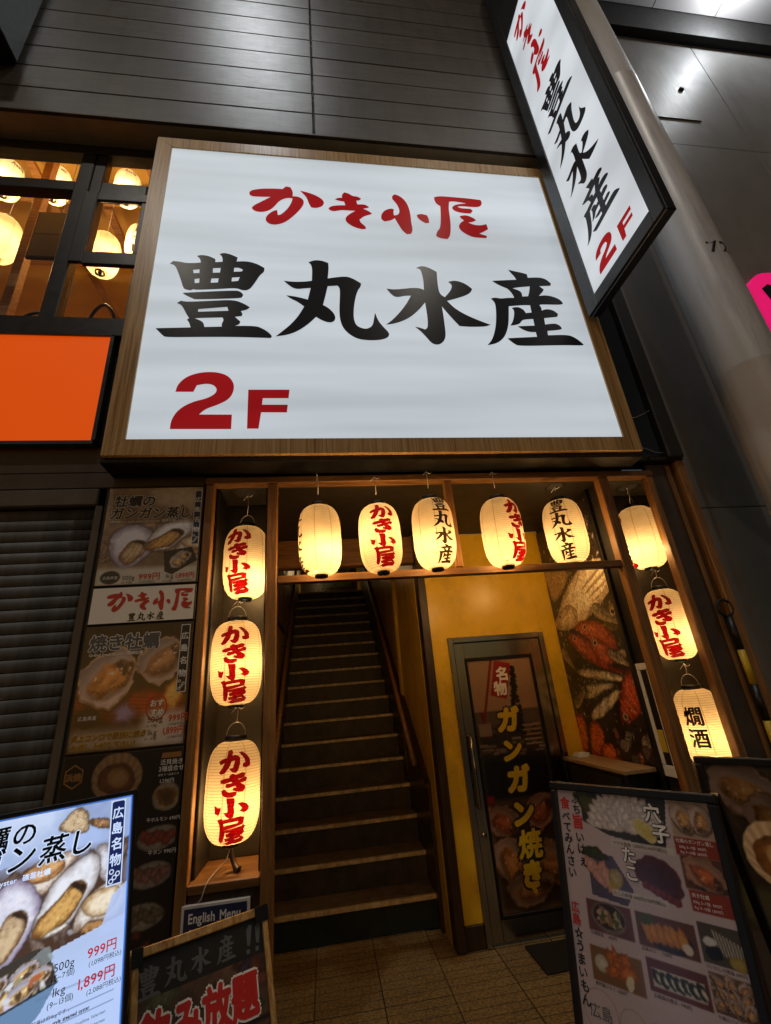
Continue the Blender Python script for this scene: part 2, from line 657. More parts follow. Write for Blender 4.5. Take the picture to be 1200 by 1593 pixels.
def sheet(parent, name, cv, x0, z1, y, mat, Mx=None):
    """a printed sheet: a fine grid facing -y that carries the print as its colour attribute"""
    h, wd = cv.a.shape[:2]
    gx = np.linspace(0, cv.W, wd)
    gz = np.linspace(0, cv.H, h)
    X, Zz = np.meshgrid(x0 + gx, z1 - gz)
    P = np.stack([X, np.full_like(X, y), Zz], -1).reshape(-1, 3)
    if Mx is not None:
        A = np.array(Mx)
        P = P @ A[:3, :3].T + A[:3, 3]
    org = np.array(parent.org)
    P = P - org
    idx = np.arange(h * wd).reshape(h, wd)
    F = np.stack([idx[1:, :-1], idx[1:, 1:], idx[:-1, 1:], idx[:-1, :-1]], -1).reshape(-1, 4)
    me = bpy.data.meshes.new(name)
    me.vertices.add(len(P))
    me.vertices.foreach_set('co', P.astype(np.float32).ravel())
    me.loops.add(F.size)
    me.loops.foreach_set('vertex_index', F.astype(np.int32).ravel())
    me.polygons.add(len(F))
    me.polygons.foreach_set('loop_start', np.arange(0, F.size, 4, dtype=np.int32))
    me.polygons.foreach_set('loop_total', np.full(len(F), 4, dtype=np.int32))
    me.update(calc_edges=True)
    at = me.color_attributes.new('Col', 'FLOAT_COLOR', 'POINT')
    rgba = np.ones((h * wd, 4), np.float32)
    rgba[:, :3] = to_lin(cv.a).reshape(-1, 3)
    at.data.foreach_set('color', rgba.ravel())
    me.materials.append(M[mat])
    o = bpy.data.objects.new(name, me)
    COL.objects.link(o)
    o.parent = parent.o
    ORG[o.name] = parent.org
    return o


# ------------------------------------------------------------------ print painting (metres from the sheet's top left corner)
class Print:
    def __init__(s, W, H, ppm, col):
        s.W, s.H, s.k = W, H, ppm
        s.h, s.w = max(2, int(H * ppm)), max(2, int(W * ppm))
        s.a = np.ones((s.h, s.w, 3)) * np.array(col, float)
        yy, xx = np.mgrid[0:s.h, 0:s.w]
        s.x = xx / (s.w - 1) * W
        s.y = yy / (s.h - 1) * H
        s.px = 1. / ppm

    def noise(s, size, seed=0, octs=3):
        """smooth noise 0..1 with blobs of about `size` metres"""
        r = np.random.default_rng(seed)
        out = np.zeros((s.h, s.w))
        amp, tot = 1., 0.
        for o in range(octs):
            sz = max(size / 2 ** o, s.px)
            nx, ny = int(s.W / sz) + 3, int(s.H / sz) + 3
            g = r.random((ny, nx))
            fx, fy = s.x / sz, s.y / sz
            ix, iy = fx.astype(int), fy.astype(int)
            tx, ty = fx - ix, fy - iy
            tx, ty = tx * tx * (3 - 2 * tx), ty * ty * (3 - 2 * ty)
            v = (g[iy, ix] * (1 - tx) + g[iy, ix + 1] * tx) * (1 - ty) + (g[iy + 1, ix] * (1 - tx) + g[iy + 1, ix + 1] * tx) * ty
            out += v * amp
            tot += amp
            amp *= .55
        return out / tot

    def put(s, mask, col):
        mask = np.clip(mask, 0, 1)[..., None]
        s.a = s.a * (1 - mask) + (np.array(col, float) if np.ndim(col) < 3 else col) * mask

    def loc(s, cx, cy, rot):
        c, n = math.cos(rot), math.sin(rot)
        dx, dy = s.x - cx, s.y - cy
        return dx * c + dy * n, -dx * n + dy * c

    def ell(s, cx, cy, rx, ry, rot=0., wob=0., seed=0, egg=0.):
        u, v = s.loc(cx, cy, rot)
        v = v * (1 + egg * u / rx)
        d = np.sqrt((u / rx) ** 2 + (v / ry) ** 2)
        if wob:
            an = np.arctan2(v / ry, u / rx)
            r = np.random.default_rng(seed)
            q = np.zeros_like(an)
            for k in (2, 3, 5, 8, 13):
                q += np.sin(k * an + r.random() * 6.28) / k ** .6
            d = d * (1 + wob * q)
        return d

    def soft(s, d, r, edge=None):
        return np.clip((1 - d) * r / (edge or s.px * 1.3) + .5, 0, 1)

    def blob(s, cx, cy, rx, ry, rot, col, col2=None, wob=.06, seed=0, grain=.01, edge=None, egg=0.):
        d = s.ell(cx, cy, rx, ry, rot, wob, seed, egg)
        c = np.ones((s.h, s.w, 3)) * np.array(col)
        if col2 is not None:
            t = np.clip(d ** 2 * .75 + (s.noise(grain, seed + 1) - .5) * .9, 0, 1)[..., None]
            c = c * (1 - t) + np.array(col2) * t
        s.put(s.soft(d, min(rx, ry), edge), c)
        return d

    def rect(s, x0, y0, x1, y1, col, edge=None):
        e = edge or s.px
        m = np.clip((s.x - x0) / e + .5, 0, 1) * np.clip((x1 - s.x) / e + .5, 0, 1) * np.clip((s.y - y0) / e + .5, 0, 1) * np.clip((y1 - s.y) / e + .5, 0, 1)
        s.put(m, col)

    def poly(s, pts, col, a=1.):
        ins = np.zeros((s.h, s.w), bool)
        n = len(pts)
        for i in range(n):
            x0, y0 = pts[i]
            x1, y1 = pts[(i + 1) % n]
            if y0 == y1:
                continue
            c = ((y0 > s.y) != (y1 > s.y)) & (s.x < (x1 - x0) * (s.y - y0) / (y1 - y0) + x0)
            ins ^= c
        s.put(ins.astype(float) * a, col)

    def line(s, x0, y0, x1, y1, wd, col, a=1.):
        L = math.hypot(x1 - x0, y1 - y0) + 1e-9
        u, v = s.loc(x0, y0, math.atan2(y1 - y0, x1 - x0))
        d = np.hypot(u - np.clip(u, 0, L), v)
        s.put(np.clip((wd / 2 - d) / s.px + .5, 0, 1) * a, col)

    def oyster(s, cx, cy, rx, ry, rot, seed=0, tone=(1, 1, 1), flesh=True, meat=(.80, .66, .44)):
        T = np.array(tone)
        rg = np.random.default_rng(seed)
        s.put(s.soft(s.ell(cx + rx * .05, cy + ry * .12, rx * 1.06, ry * 1.1, rot, .04, seed), min(rx, ry), rx * .12) * .6, np.array((.16, .11, .08)) * T)
        wx = (s.noise(rx * .35, seed + 31) - .5) * rx * .34
        sx0, sy0 = s.x, s.y
        s.x, s.y = sx0 + wx, sy0 + (s.noise(rx * .3, seed + 32) - .5) * ry * .34
        d = s.ell(cx, cy, rx, ry, rot, .075, seed, .16)
        s.x, s.y = sx0, sy0
        u, v = s.loc(cx, cy, rot)
        rings = .5 + .5 * np.sin(d * 38 + s.noise(rx * .3, seed) * 9)
        rim = np.stack([.52 + .3 * rings, .47 + .28 * rings, .42 + .25 * rings], -1)
        s.put(s.soft(d, min(rx, ry)), rim * T)
        # nacre
        n = s.noise(rx * .5, seed + 3)
        na = np.stack([.86 + .12 * n - .10 * d, .85 + .11 * n - .13 * d, .86 + .10 * n - .08 * d], -1)
        vio = np.clip((d - .62) * 2.6, 0, 1)[..., None] * s.noise(rx * .35, seed + 5)[..., None]
        na = na * (1 - vio * .55) + np.array((.50, .40, .48)) * vio * .55
        shade = np.clip(-(v / ry) * .55 + .1, 0, .5)[..., None]
        na = na * (1 - shade * .5)
        s.put(s.soft(d * 1.1, min(rx, ry), rx * .05), na * T)
        if flesh:
            fx, fy = cx + rx * .10 * math.cos(rot), cy + rx * .10 * math.sin(rot) + ry * .12
            s.put(s.soft(s.ell(fx, fy + ry * .1, rx * .74, ry * .58, rot, .06, seed + 9, .1), ry * .6, rx * .12) * .55, np.array((.34, .25, .18)) * T)
            s.x, s.y = sx0 + wx * .8, sy0 + (s.noise(rx * .25, seed + 33) - .5) * ry * .4
            df = s.ell(fx, fy, rx * .74, ry * .56, rot, .08, seed + 11, .12)
            s.x, s.y = sx0, sy0
            m = s.noise(rx * .22, seed + 12)
            me_ = np.array(meat)
            uq, vq = s.loc(fx, fy, rot)
            fold = np.sin(vq / ry * 13 + m * 5 + uq / rx * 2)
            t = np.clip(1.0 - .55 * df - vq / ry * .35 + (m - .5) * .7 + fold * .12, 0, 1)[..., None]
            body = me_ * np.array((.55, .46, .36)) * (1 - t) + np.minimum(me_ * 1.18, 1) * t
            s.put(s.soft(df, ry * .5), body * T)
            # gill frill along one side and dark mantle at the end
            uu, vv = s.loc(fx, fy, rot)
            fr = np.exp(-((df - .82) / .09) ** 2) * (vv > -ry * .1) * (.55 + .45 * np.sin(uu / rx * 55))
            s.put(fr * .75, np.array((.30, .21, .14)) * T)
            ed = s.ell(fx + rx * .52 * math.cos(rot), fy + rx * .52 * math.sin(rot), rx * .22, ry * .36, rot, .15, seed + 14)
            s.put(s.soft(ed, ry * .3, rx * .09) * (.55 + .45 * (s.noise(rx * .1, seed + 15) > .5)) * .8, np.array((.20, .14, .10)) * T)
            hl = np.clip((s.noise(rx * .13, seed + 20, 2) - .66) * 7, 0, 1) * (df < .8)
            s.put(hl * .85, np.array((1, .98, .93)) * T)

    def scallop(s, cx, cy, r, rot, seed=0, tone=(1, 1, 1)):
        T = np.array(tone)
        d = s.ell(cx, cy, r, r * .92, rot, .02, seed)
        u, v = s.loc(cx, cy + r * .9, rot)
        an = np.arctan2(u, -v)
        ridge = .5 + .5 * np.sin(an * 34)
        c = np.stack([.80 + .14 * ridge, .72 + .15 * ridge, .60 + .16 * ridge], -1)
        s.put(s.soft(d * (1 + .02 * ridge), r), c * T)
        s.blob(cx, cy + r * .1, r * .72, r * .62, rot, np.array((.72, .52, .32)) * T, np.array((.38, .24, .14)) * T, .06, seed + 1, r * .2)
        s.blob(cx + r * .05, cy + r * .05, r * .42, r * .38, rot, np.array((.93, .85, .70)) * T, np.array((.72, .56, .36)) * T, .05, seed + 2, r * .15)

    def fish(s, hx, hy, tx, ty, wd, back, belly, seed=0, eye=.09, scales=True, tail=True, flip=1):
        L = math.hypot(tx - hx, ty - hy)
        rot = math.atan2(ty - hy, tx - hx)
        u, v = s.loc(hx, hy, rot)
        v = v * flip
        t = np.clip(u / L, 0, 1)
        prof = wd * np.clip(np.sin(math.pi * np.clip(t, 0, 1) ** .62), 0, 1) ** .75 * (1 - .35 * t) + .02 * wd
        inside = (np.abs(v) < prof) & (u > 0) & (u < L * .93)
        s.put(s.soft(s.ell((hx + tx) / 2, (hy + ty) / 2 + wd * .35, L * .5, wd * 1.1, rot), wd, wd * .7) * .6, (.05, .04, .035))
        q = np.clip(v / (prof + 1e-6) * .5 + .5, 0, 1)
        n = s.noise(wd * .5, seed)
        n2_ = s.noise(wd * .16, seed + 7)
        tt = np.clip(q * 1.25 - .2 + (n - .5) * .7 + (n2_ - .5) * .5, 0, 1)[..., None]
        c = np.array(back) * (1 - tt) + np.array(belly) * tt
        if scales:
            sc = .5 + .5 * np.sin(u / wd * 26 + np.sin(v / wd * 30) * 1.5)
            c = c * (.86 + .2 * (sc * s.noise(wd * .25, seed + 2))[..., None])
        rim = np.clip((np.abs(v) / (prof + 1e-6) - .75) * 2.5, 0, 1)[..., None]
        c = c * (1 - .35 * rim)
        sheen = np.exp(-((q - .38) / .10) ** 2) * (.35 + .65 * s.noise(wd * .3, seed + 8))
        c = c * (1 - .45 * sheen[..., None]) + np.array((.95, .90, .84)) * .45 * sheen[..., None]
        dk = np.clip((s.noise(wd * .22, seed + 9) - .6) * 3, 0, 1)[..., None]
        c = c * (1 - .4 * dk)
        s.put(inside.astype(float), c)
        if tail:
            ta = (u > L * .88) & (u < L) & (np.abs(v) < (u - L * .84) * 1.1 + wd * .06)
            s.put(ta.astype(float), np.array(back) * (.8 + .3 * s.noise(wd * .2, seed + 4)[..., None]))
        fin = (np.abs(v + wd * .02) < .02 * wd + (u - L * .26) * .55) & (u > L * .26) & (u < L * .42) & (np.abs(v) < wd * .4)
        s.put(fin * .45, np.array(back) * .75)
        g = np.exp(-((u - L * .22 - v * v / wd * .5) / (wd * .05)) ** 2) * (np.abs(v) < prof * .9)
        s.put(g * .55, np.array(back) * .45)
        c0, n0 = math.cos(rot), math.sin(rot)
        eu, ev = L * .10, -wd * .22 * flip
        ex, ey = hx + eu * c0 - ev * n0, hy + eu * n0 + ev * c0
        er = L * eye * .5
        s.put(s.soft(s.ell(ex, ey, er, er), er), (.80, .76, .66))
        s.put(s.soft(s.ell(ex, ey, er * .68, er * .68), er), (.04, .03, .03))
        s.put(s.soft(s.ell(ex - er * .2, ey - er * .25, er * .2, er * .2), er), (.95, .95, .95))

    def organic(s, pts, col, col2, seed=0, grain=.012, depth=.02, streak=None, contrast=1., edge=.5, tone=1., rough=.0):
        """a printed lump with a smooth outline: col in the middle, col2 to its edge, mottled or streaked"""
        p = [tuple(q) for q in pts]
        gx, gy = sum(q[0] for q in p) / len(p), sum(q[1] for q in p) / len(p)
        p = [(gx + (q[0] - gx) * 1.10, gy + (q[1] - gy) * 1.10) for q in p]
        for it in range(2):
            p = [q for i in range(len(p)) for q in ((p[i][0] * .75 + p[(i + 1) % len(p)][0] * .25, p[i][1] * .75 + p[(i + 1) % len(p)][1] * .25),
                                                    (p[i][0] * .25 + p[(i + 1) % len(p)][0] * .75, p[i][1] * .25 + p[(i + 1) % len(p)][1] * .75))]
        x0, y0 = s.x, s.y
        if rough:
            s.x = x0 + (s.noise(rough * 2.2, seed + 50) - .5) * rough
            s.y = y0 + (s.noise(rough * 2.2, seed + 51) - .5) * rough
        ins = np.zeros((s.h, s.w), bool)
        for i in range(len(p)):
            (ax, ay), (bx_, by) = p[i], p[(i + 1) % len(p)]
            if ay == by:
                continue
            ins ^= ((ay > s.y) != (by > s.y)) & (s.x < (bx_ - ax) * (s.y - ay) / (by - ay) + ax)
        s.x, s.y = x0, y0
        m = ins.astype(float)

        def blur(a, r):
            r = max(1, int(r))
            for ax in (0, 1):
                pad = [(r + 1, r), (0, 0)] if ax == 0 else [(0, 0), (r + 1, r)]
                c = np.cumsum(np.pad(a, pad, mode='edge'), ax)
                a = (c[2 * r + 1:] - c[:-2 * r - 1]) / (2 * r + 1) if ax == 0 else (c[:, 2 * r + 1:] - c[:, :-2 * r - 1]) / (2 * r + 1)
            return a
        r = depth * s.k
        t = blur(blur(m, r), r)
        t = np.clip((t - .45) * 2.0, 0, 1)
        n = s.noise(grain, seed) - .5
        if streak is not None:
            u, v = s.loc(0, 0, streak)
            n = n * .8 + .22 * np.sin(v / grain * 4.6 + s.noise(grain * 4, seed + 1) * 11 + u / grain * .4)
        n = n + (s.noise(grain * .35, seed + 7, 2) - .5) * .8
        t = np.clip(t + n * contrast, 0, 1)[..., None]
        c = np.array(col2) * (1 - t) + np.array(col) * t
        hl = np.clip((s.noise(grain * .8, seed + 2, 2) - .72) * 6, 0, 1)[..., None] * .5
        c = c * (1 - hl) + np.minimum(c * 1.5 + .1, 1) * hl
        s.put(m, c * tone)
        e = np.clip(blur(m, 1) * (1 - blur(m, 1)) * 4, 0, 1)
        s.put(e * edge * .55, np.array(col2) * .55 * tone)

    def grain(s, amt=.03, seed=99):
        r = np.random.default_rng(seed)
        s.a = np.clip(s.a + (r.random((s.h, s.w, 1)) - .5) * amt, 0, 1)

SIGN_GLYPHS = {
'豊':[[(-1.018,4.568),(-0.997,4.596),(-0.957,4.595),(-0.91,4.583),(-0.858,4.585),(-0.808,4.594),(-0.815,4.633),(-0.841,4.659),(-0.811,4.673),(-0.757,4.665),(-0.71,4.637),(-0.708,4.605),(-0.658,4.613),(-0.662,4.664),(-0.684,4.69),(-0.655,4.707),(-0.602,4.692),(-0.554,4.664),(-0.56,4.623),(-0.483,4.631),(-0.413,4.608),(-0.361,4.57),(-0.36,4.531),(-0.392,4.494),(-0.426,4.411),(-0.461,4.345),(-0.506,4.335),(-0.549,4.359),(-0.677,4.34),(-0.826,4.324),(-0.838,4.331),(-0.856,4.317),(-0.889,4.325),(-0.907,4.338),(-0.928,4.411),(-0.967,4.525),(-0.987,4.559)],[(-0.856,4.517),(-0.812,4.526),(-0.81,4.49),(-0.849,4.485)],[(-0.721,4.542),(-0.668,4.549),(-0.67,4.503),(-0.719,4.498)],[(-0.574,4.556),(-0.541,4.56),(-0.511,4.54),(-0.52,4.524),(-0.575,4.517)],[(-0.839,4.427),(-0.806,4.437),(-0.805,4.394),(-0.834,4.389)],[(-0.725,4.44),(-0.676,4.445),(-0.679,4.405),(-0.728,4.399)],[(-0.585,4.458),(-0.531,4.466),(-0.541,4.429),(-0.586,4.42)],[(-0.908,4.291),(-0.887,4.296),(-0.559,4.336),(-0.521,4.327),(-0.5,4.296),(-0.51,4.268),(-0.542,4.259),(-0.818,4.234),(-0.838,4.244),(-0.885,4.27)],[(-0.937,4.196),(-0.912,4.219),(-0.873,4.21),(-0.709,4.229),(-0.561,4.246),(-0.488,4.21),(-0.452,4.181),(-0.468,4.158),(-0.511,4.142),(-0.498,4.118),(-0.503,4.097),(-0.548,4.088),(-0.51,4.047),(-0.517,4.02),(-0.544,4.008),(-0.41,4.013),(-0.365,3.994),(-0.319,3.958),(-0.297,3.925),(-0.306,3.908),(-0.363,3.909),(-0.54,3.91),(-0.75,3.903),(-0.978,3.892),(-0.999,3.907),(-1.05,3.968),(-0.83,3.983),(-0.843,4.027),(-0.86,4.05),(-0.846,4.064),(-0.864,4.095),(-0.891,4.154),(-0.909,4.183)],[(-0.793,4.147),(-0.603,4.177),(-0.594,4.142),(-0.793,4.124)],[(-0.809,4.063),(-0.789,4.067),(-0.63,4.079),(-0.62,4.057),(-0.633,4.022),(-0.63,3.998),(-0.742,3.99),(-0.752,4.031),(-0.779,4.05)]],
'丸':[[(-0.041,4.652),(0.005,4.678),(0.06,4.676),(0.107,4.654),(0.109,4.598),(0.098,4.493),(0.228,4.525),(0.284,4.505),(0.344,4.457),(0.34,4.425),(0.314,4.383),(0.29,4.295),(0.273,4.182),(0.271,4.09),(0.29,4.037),(0.341,4.014),(0.376,4.023),(0.404,4.051),(0.417,4.115),(0.428,4.172),(0.446,4.094),(0.477,4.041),(0.514,3.989),(0.516,3.962),(0.496,3.935),(0.446,3.916),(0.371,3.91),(0.294,3.918),(0.235,3.956),(0.19,4.016),(0.171,4.095),(0.171,4.196),(0.18,4.308),(0.184,4.401),(0.166,4.423),(0.095,4.413),(0.075,4.312),(0.056,4.227),(0.095,4.201),(0.134,4.148),(0.142,4.103),(0.125,4.07),(0.091,4.062),(0.044,4.081),(0.004,4.112),(-0.051,4.042),(-0.124,3.976),(-0.196,3.939),(-0.274,3.924),(-0.235,3.965),(-0.17,4.037),(-0.117,4.119),(-0.078,4.206),(-0.122,4.248),(-0.17,4.275),(-0.204,4.307),(-0.156,4.302),(-0.102,4.29),(-0.051,4.274),(-0.029,4.388),(-0.08,4.38),(-0.122,4.372),(-0.156,4.381),(-0.19,4.412),(-0.222,4.45),(-0.183,4.445),(-0.128,4.444),(-0.058,4.452),(-0.019,4.462),(-0.014,4.569),(-0.02,4.625)]],
'水':[[(0.782,4.646),(0.828,4.674),(0.883,4.661),(0.944,4.615),(0.935,4.495),(0.936,4.384),(0.974,4.351),(1.028,4.419),(1.048,4.471),(1.039,4.497),(1.02,4.512),(1.067,4.531),(1.12,4.522),(1.17,4.492),(1.205,4.449),(1.188,4.412),(1.145,4.378),(1.063,4.342),(0.987,4.314),(1.034,4.243),(1.114,4.179),(1.211,4.127),(1.292,4.09),(1.246,4.07),(1.126,4.063),(1.048,4.068),(1.004,4.137),(0.962,4.211),(0.939,4.257),(0.939,4.181),(0.936,4.069),(0.932,3.977),(0.914,3.926),(0.881,3.893),(0.847,3.885),(0.814,3.902),(0.785,3.954),(0.748,4.01),(0.711,4.049),(0.745,4.043),(0.783,4.026),(0.805,4.042),(0.814,4.119),(0.815,4.213),(0.814,4.29),(0.765,4.221),(0.691,4.142),(0.615,4.093),(0.541,4.066),(0.5,4.061),(0.544,4.099),(0.608,4.176),(0.667,4.263),(0.713,4.353),(0.661,4.348),(0.616,4.332),(0.584,4.336),(0.554,4.373),(0.532,4.415),(0.579,4.408),(0.653,4.418),(0.729,4.434),(0.789,4.434),(0.82,4.418),(0.827,4.508),(0.824,4.59),(0.814,4.635)]],
'産':[[(1.542,4.679),(1.591,4.665),(1.654,4.652),(1.692,4.638),(1.692,4.599),(1.793,4.61),(1.847,4.592),(1.878,4.547),(1.868,4.521),(1.771,4.511),(1.8,4.479),(1.792,4.458),(1.744,4.406),(1.807,4.417),(1.876,4.4),(1.918,4.37),(1.93,4.336),(1.913,4.319),(1.744,4.316),(1.726,4.308),(1.738,4.276),(1.732,4.252),(1.781,4.272),(1.834,4.257),(1.861,4.222),(1.846,4.192),(1.735,4.174),(1.729,4.111),(1.811,4.126),(1.846,4.108),(1.858,4.078),(1.843,4.062),(1.733,4.047),(1.728,4.005),(1.886,4.016),(1.936,3.994),(1.973,3.957),(1.996,3.924),(1.985,3.913),(1.822,3.913),(1.476,3.892),(1.441,3.913),(1.398,3.964),(1.438,3.969),(1.636,3.987),(1.636,4.032),(1.587,4.03),(1.538,4.051),(1.503,4.084),(1.545,4.089),(1.64,4.096),(1.643,4.162),(1.586,4.156),(1.55,4.146),(1.527,4.111),(1.485,4.094),(1.446,4.089),(1.478,4.138),(1.5,4.206),(1.505,4.249),(1.49,4.268),(1.546,4.283),(1.587,4.253),(1.596,4.22),(1.645,4.228),(1.648,4.302),(1.589,4.301),(1.471,4.283),(1.456,4.204),(1.431,4.088),(1.39,3.993),(1.342,3.937),(1.292,3.908),(1.233,3.894),(1.276,3.944),(1.313,4.028),(1.34,4.122),(1.361,4.239),(1.366,4.318),(1.339,4.356),(1.375,4.37),(1.42,4.36),(1.477,4.371),(1.533,4.374),(1.526,4.416),(1.5,4.466),(1.471,4.481),(1.424,4.507),(1.382,4.546),(1.473,4.558),(1.589,4.571),(1.579,4.607),(1.555,4.648)],[(1.54,4.475),(1.588,4.488),(1.688,4.504),(1.672,4.445),(1.652,4.397),(1.603,4.392),(1.607,4.427),(1.591,4.455)]],
'か':[[(-0.498,5.402),(-0.477,5.436),(-0.4,5.461),(-0.296,5.473),(-0.235,5.474),(-0.209,5.51),(-0.173,5.503),(-0.152,5.448),(-0.156,5.393),(-0.112,5.395),(-0.069,5.362),(-0.066,5.308),(-0.096,5.239),(-0.148,5.156),(-0.216,5.073),(-0.282,5.04),(-0.332,5.045),(-0.361,5.077),(-0.362,5.123),(-0.335,5.172),(-0.301,5.206),(-0.276,5.214),(-0.27,5.157),(-0.25,5.159),(-0.199,5.229),(-0.165,5.312),(-0.156,5.366),(-0.2,5.369),(-0.26,5.328),(-0.302,5.245),(-0.343,5.196),(-0.402,5.175),(-0.452,5.186),(-0.472,5.22),(-0.454,5.255),(-0.396,5.306),(-0.329,5.366),(-0.398,5.359),(-0.466,5.357),(-0.491,5.37)],[(-0.096,5.468),(-0.05,5.459),(0.021,5.431),(0.082,5.383),(0.098,5.339),(0.079,5.291),(0.026,5.265),(-0.009,5.272),(-0.026,5.313),(-0.042,5.386),(-0.068,5.43)]],
'き':[[(0.184,5.389),(0.208,5.413),(0.244,5.417),(0.244,5.456),(0.266,5.488),(0.302,5.478),(0.331,5.448),(0.373,5.447),(0.403,5.423),(0.388,5.399),(0.361,5.391),(0.367,5.348),(0.431,5.354),(0.462,5.325),(0.456,5.313),(0.413,5.298),(0.462,5.271),(0.482,5.243),(0.459,5.228),(0.413,5.207),(0.374,5.162),(0.381,5.128),(0.415,5.092),(0.423,5.062),(0.394,5.047),(0.334,5.065),(0.283,5.101),(0.259,5.143),(0.264,5.183),(0.298,5.225),(0.345,5.265),(0.282,5.264),(0.229,5.264),(0.175,5.242),(0.14,5.25),(0.128,5.275),(0.15,5.304),(0.204,5.32),(0.267,5.327),(0.26,5.369),(0.215,5.376)]],
'小':[[(0.667,5.485),(0.693,5.51),(0.73,5.494),(0.764,5.456),(0.79,5.397),(0.802,5.315),(0.803,5.234),(0.8,5.167),(0.804,5.08),(0.786,5.032),(0.749,5.024),(0.716,5.062),(0.695,5.123),(0.666,5.208),(0.636,5.178),(0.58,5.16),(0.555,5.179),(0.553,5.223),(0.571,5.271),(0.601,5.306),(0.649,5.327),(0.67,5.316),(0.659,5.274),(0.664,5.242),(0.698,5.251),(0.716,5.293),(0.708,5.361),(0.685,5.414),(0.665,5.445)],[(0.857,5.266),(0.896,5.286),(0.945,5.269),(0.955,5.227),(0.953,5.178),(0.92,5.17),(0.881,5.201),(0.859,5.234)]],
'屋':[[(1.033,5.507),(1.078,5.529),(1.186,5.529),(1.343,5.526),(1.451,5.517),(1.458,5.477),(1.436,5.429),(1.384,5.413),(1.267,5.418),(1.227,5.408),(1.253,5.388),(1.341,5.391),(1.357,5.365),(1.331,5.329),(1.254,5.327),(1.189,5.348),(1.175,5.386),(1.2,5.425),(1.252,5.444),(1.312,5.456),(1.207,5.474),(1.161,5.463),(1.145,5.377),(1.141,5.266),(1.134,5.157),(1.113,5.037),(1.083,4.995),(1.019,5),(0.991,5.026),(1.007,5.08),(1.039,5.122),(1.062,5.259),(1.075,5.398),(1.045,5.423),(1.033,5.464)],[(1.229,5.288),(1.289,5.308),(1.352,5.273),(1.367,5.246),(1.334,5.224),(1.294,5.212),(1.338,5.189),(1.395,5.186),(1.451,5.208),(1.456,5.146),(1.407,5.107),(1.369,5.085),(1.432,5.061),(1.421,5.034),(1.351,5.033),(1.295,5.039),(1.244,5.074),(1.207,5.116),(1.201,5.163),(1.226,5.206),(1.259,5.236),(1.234,5.261)]],
'2':[[(-0.886,3.184),(-0.885,3.251),(-0.848,3.329),(-0.771,3.384),(-0.684,3.41),(-0.635,3.45),(-0.632,3.487),(-0.659,3.516),(-0.704,3.522),(-0.755,3.508),(-0.772,3.458),(-0.879,3.457),(-0.871,3.513),(-0.825,3.574),(-0.75,3.609),(-0.658,3.618),(-0.577,3.595),(-0.532,3.538),(-0.526,3.471),(-0.552,3.405),(-0.617,3.362),(-0.691,3.33),(-0.726,3.289),(-0.531,3.289),(-0.531,3.183)]],
'F':[[(-0.439,3.479),(-0.18,3.482),(-0.186,3.415),(-0.347,3.413),(-0.351,3.364),(-0.191,3.365),(-0.196,3.306),(-0.355,3.306),(-0.368,3.186),(-0.437,3.186)]],
}
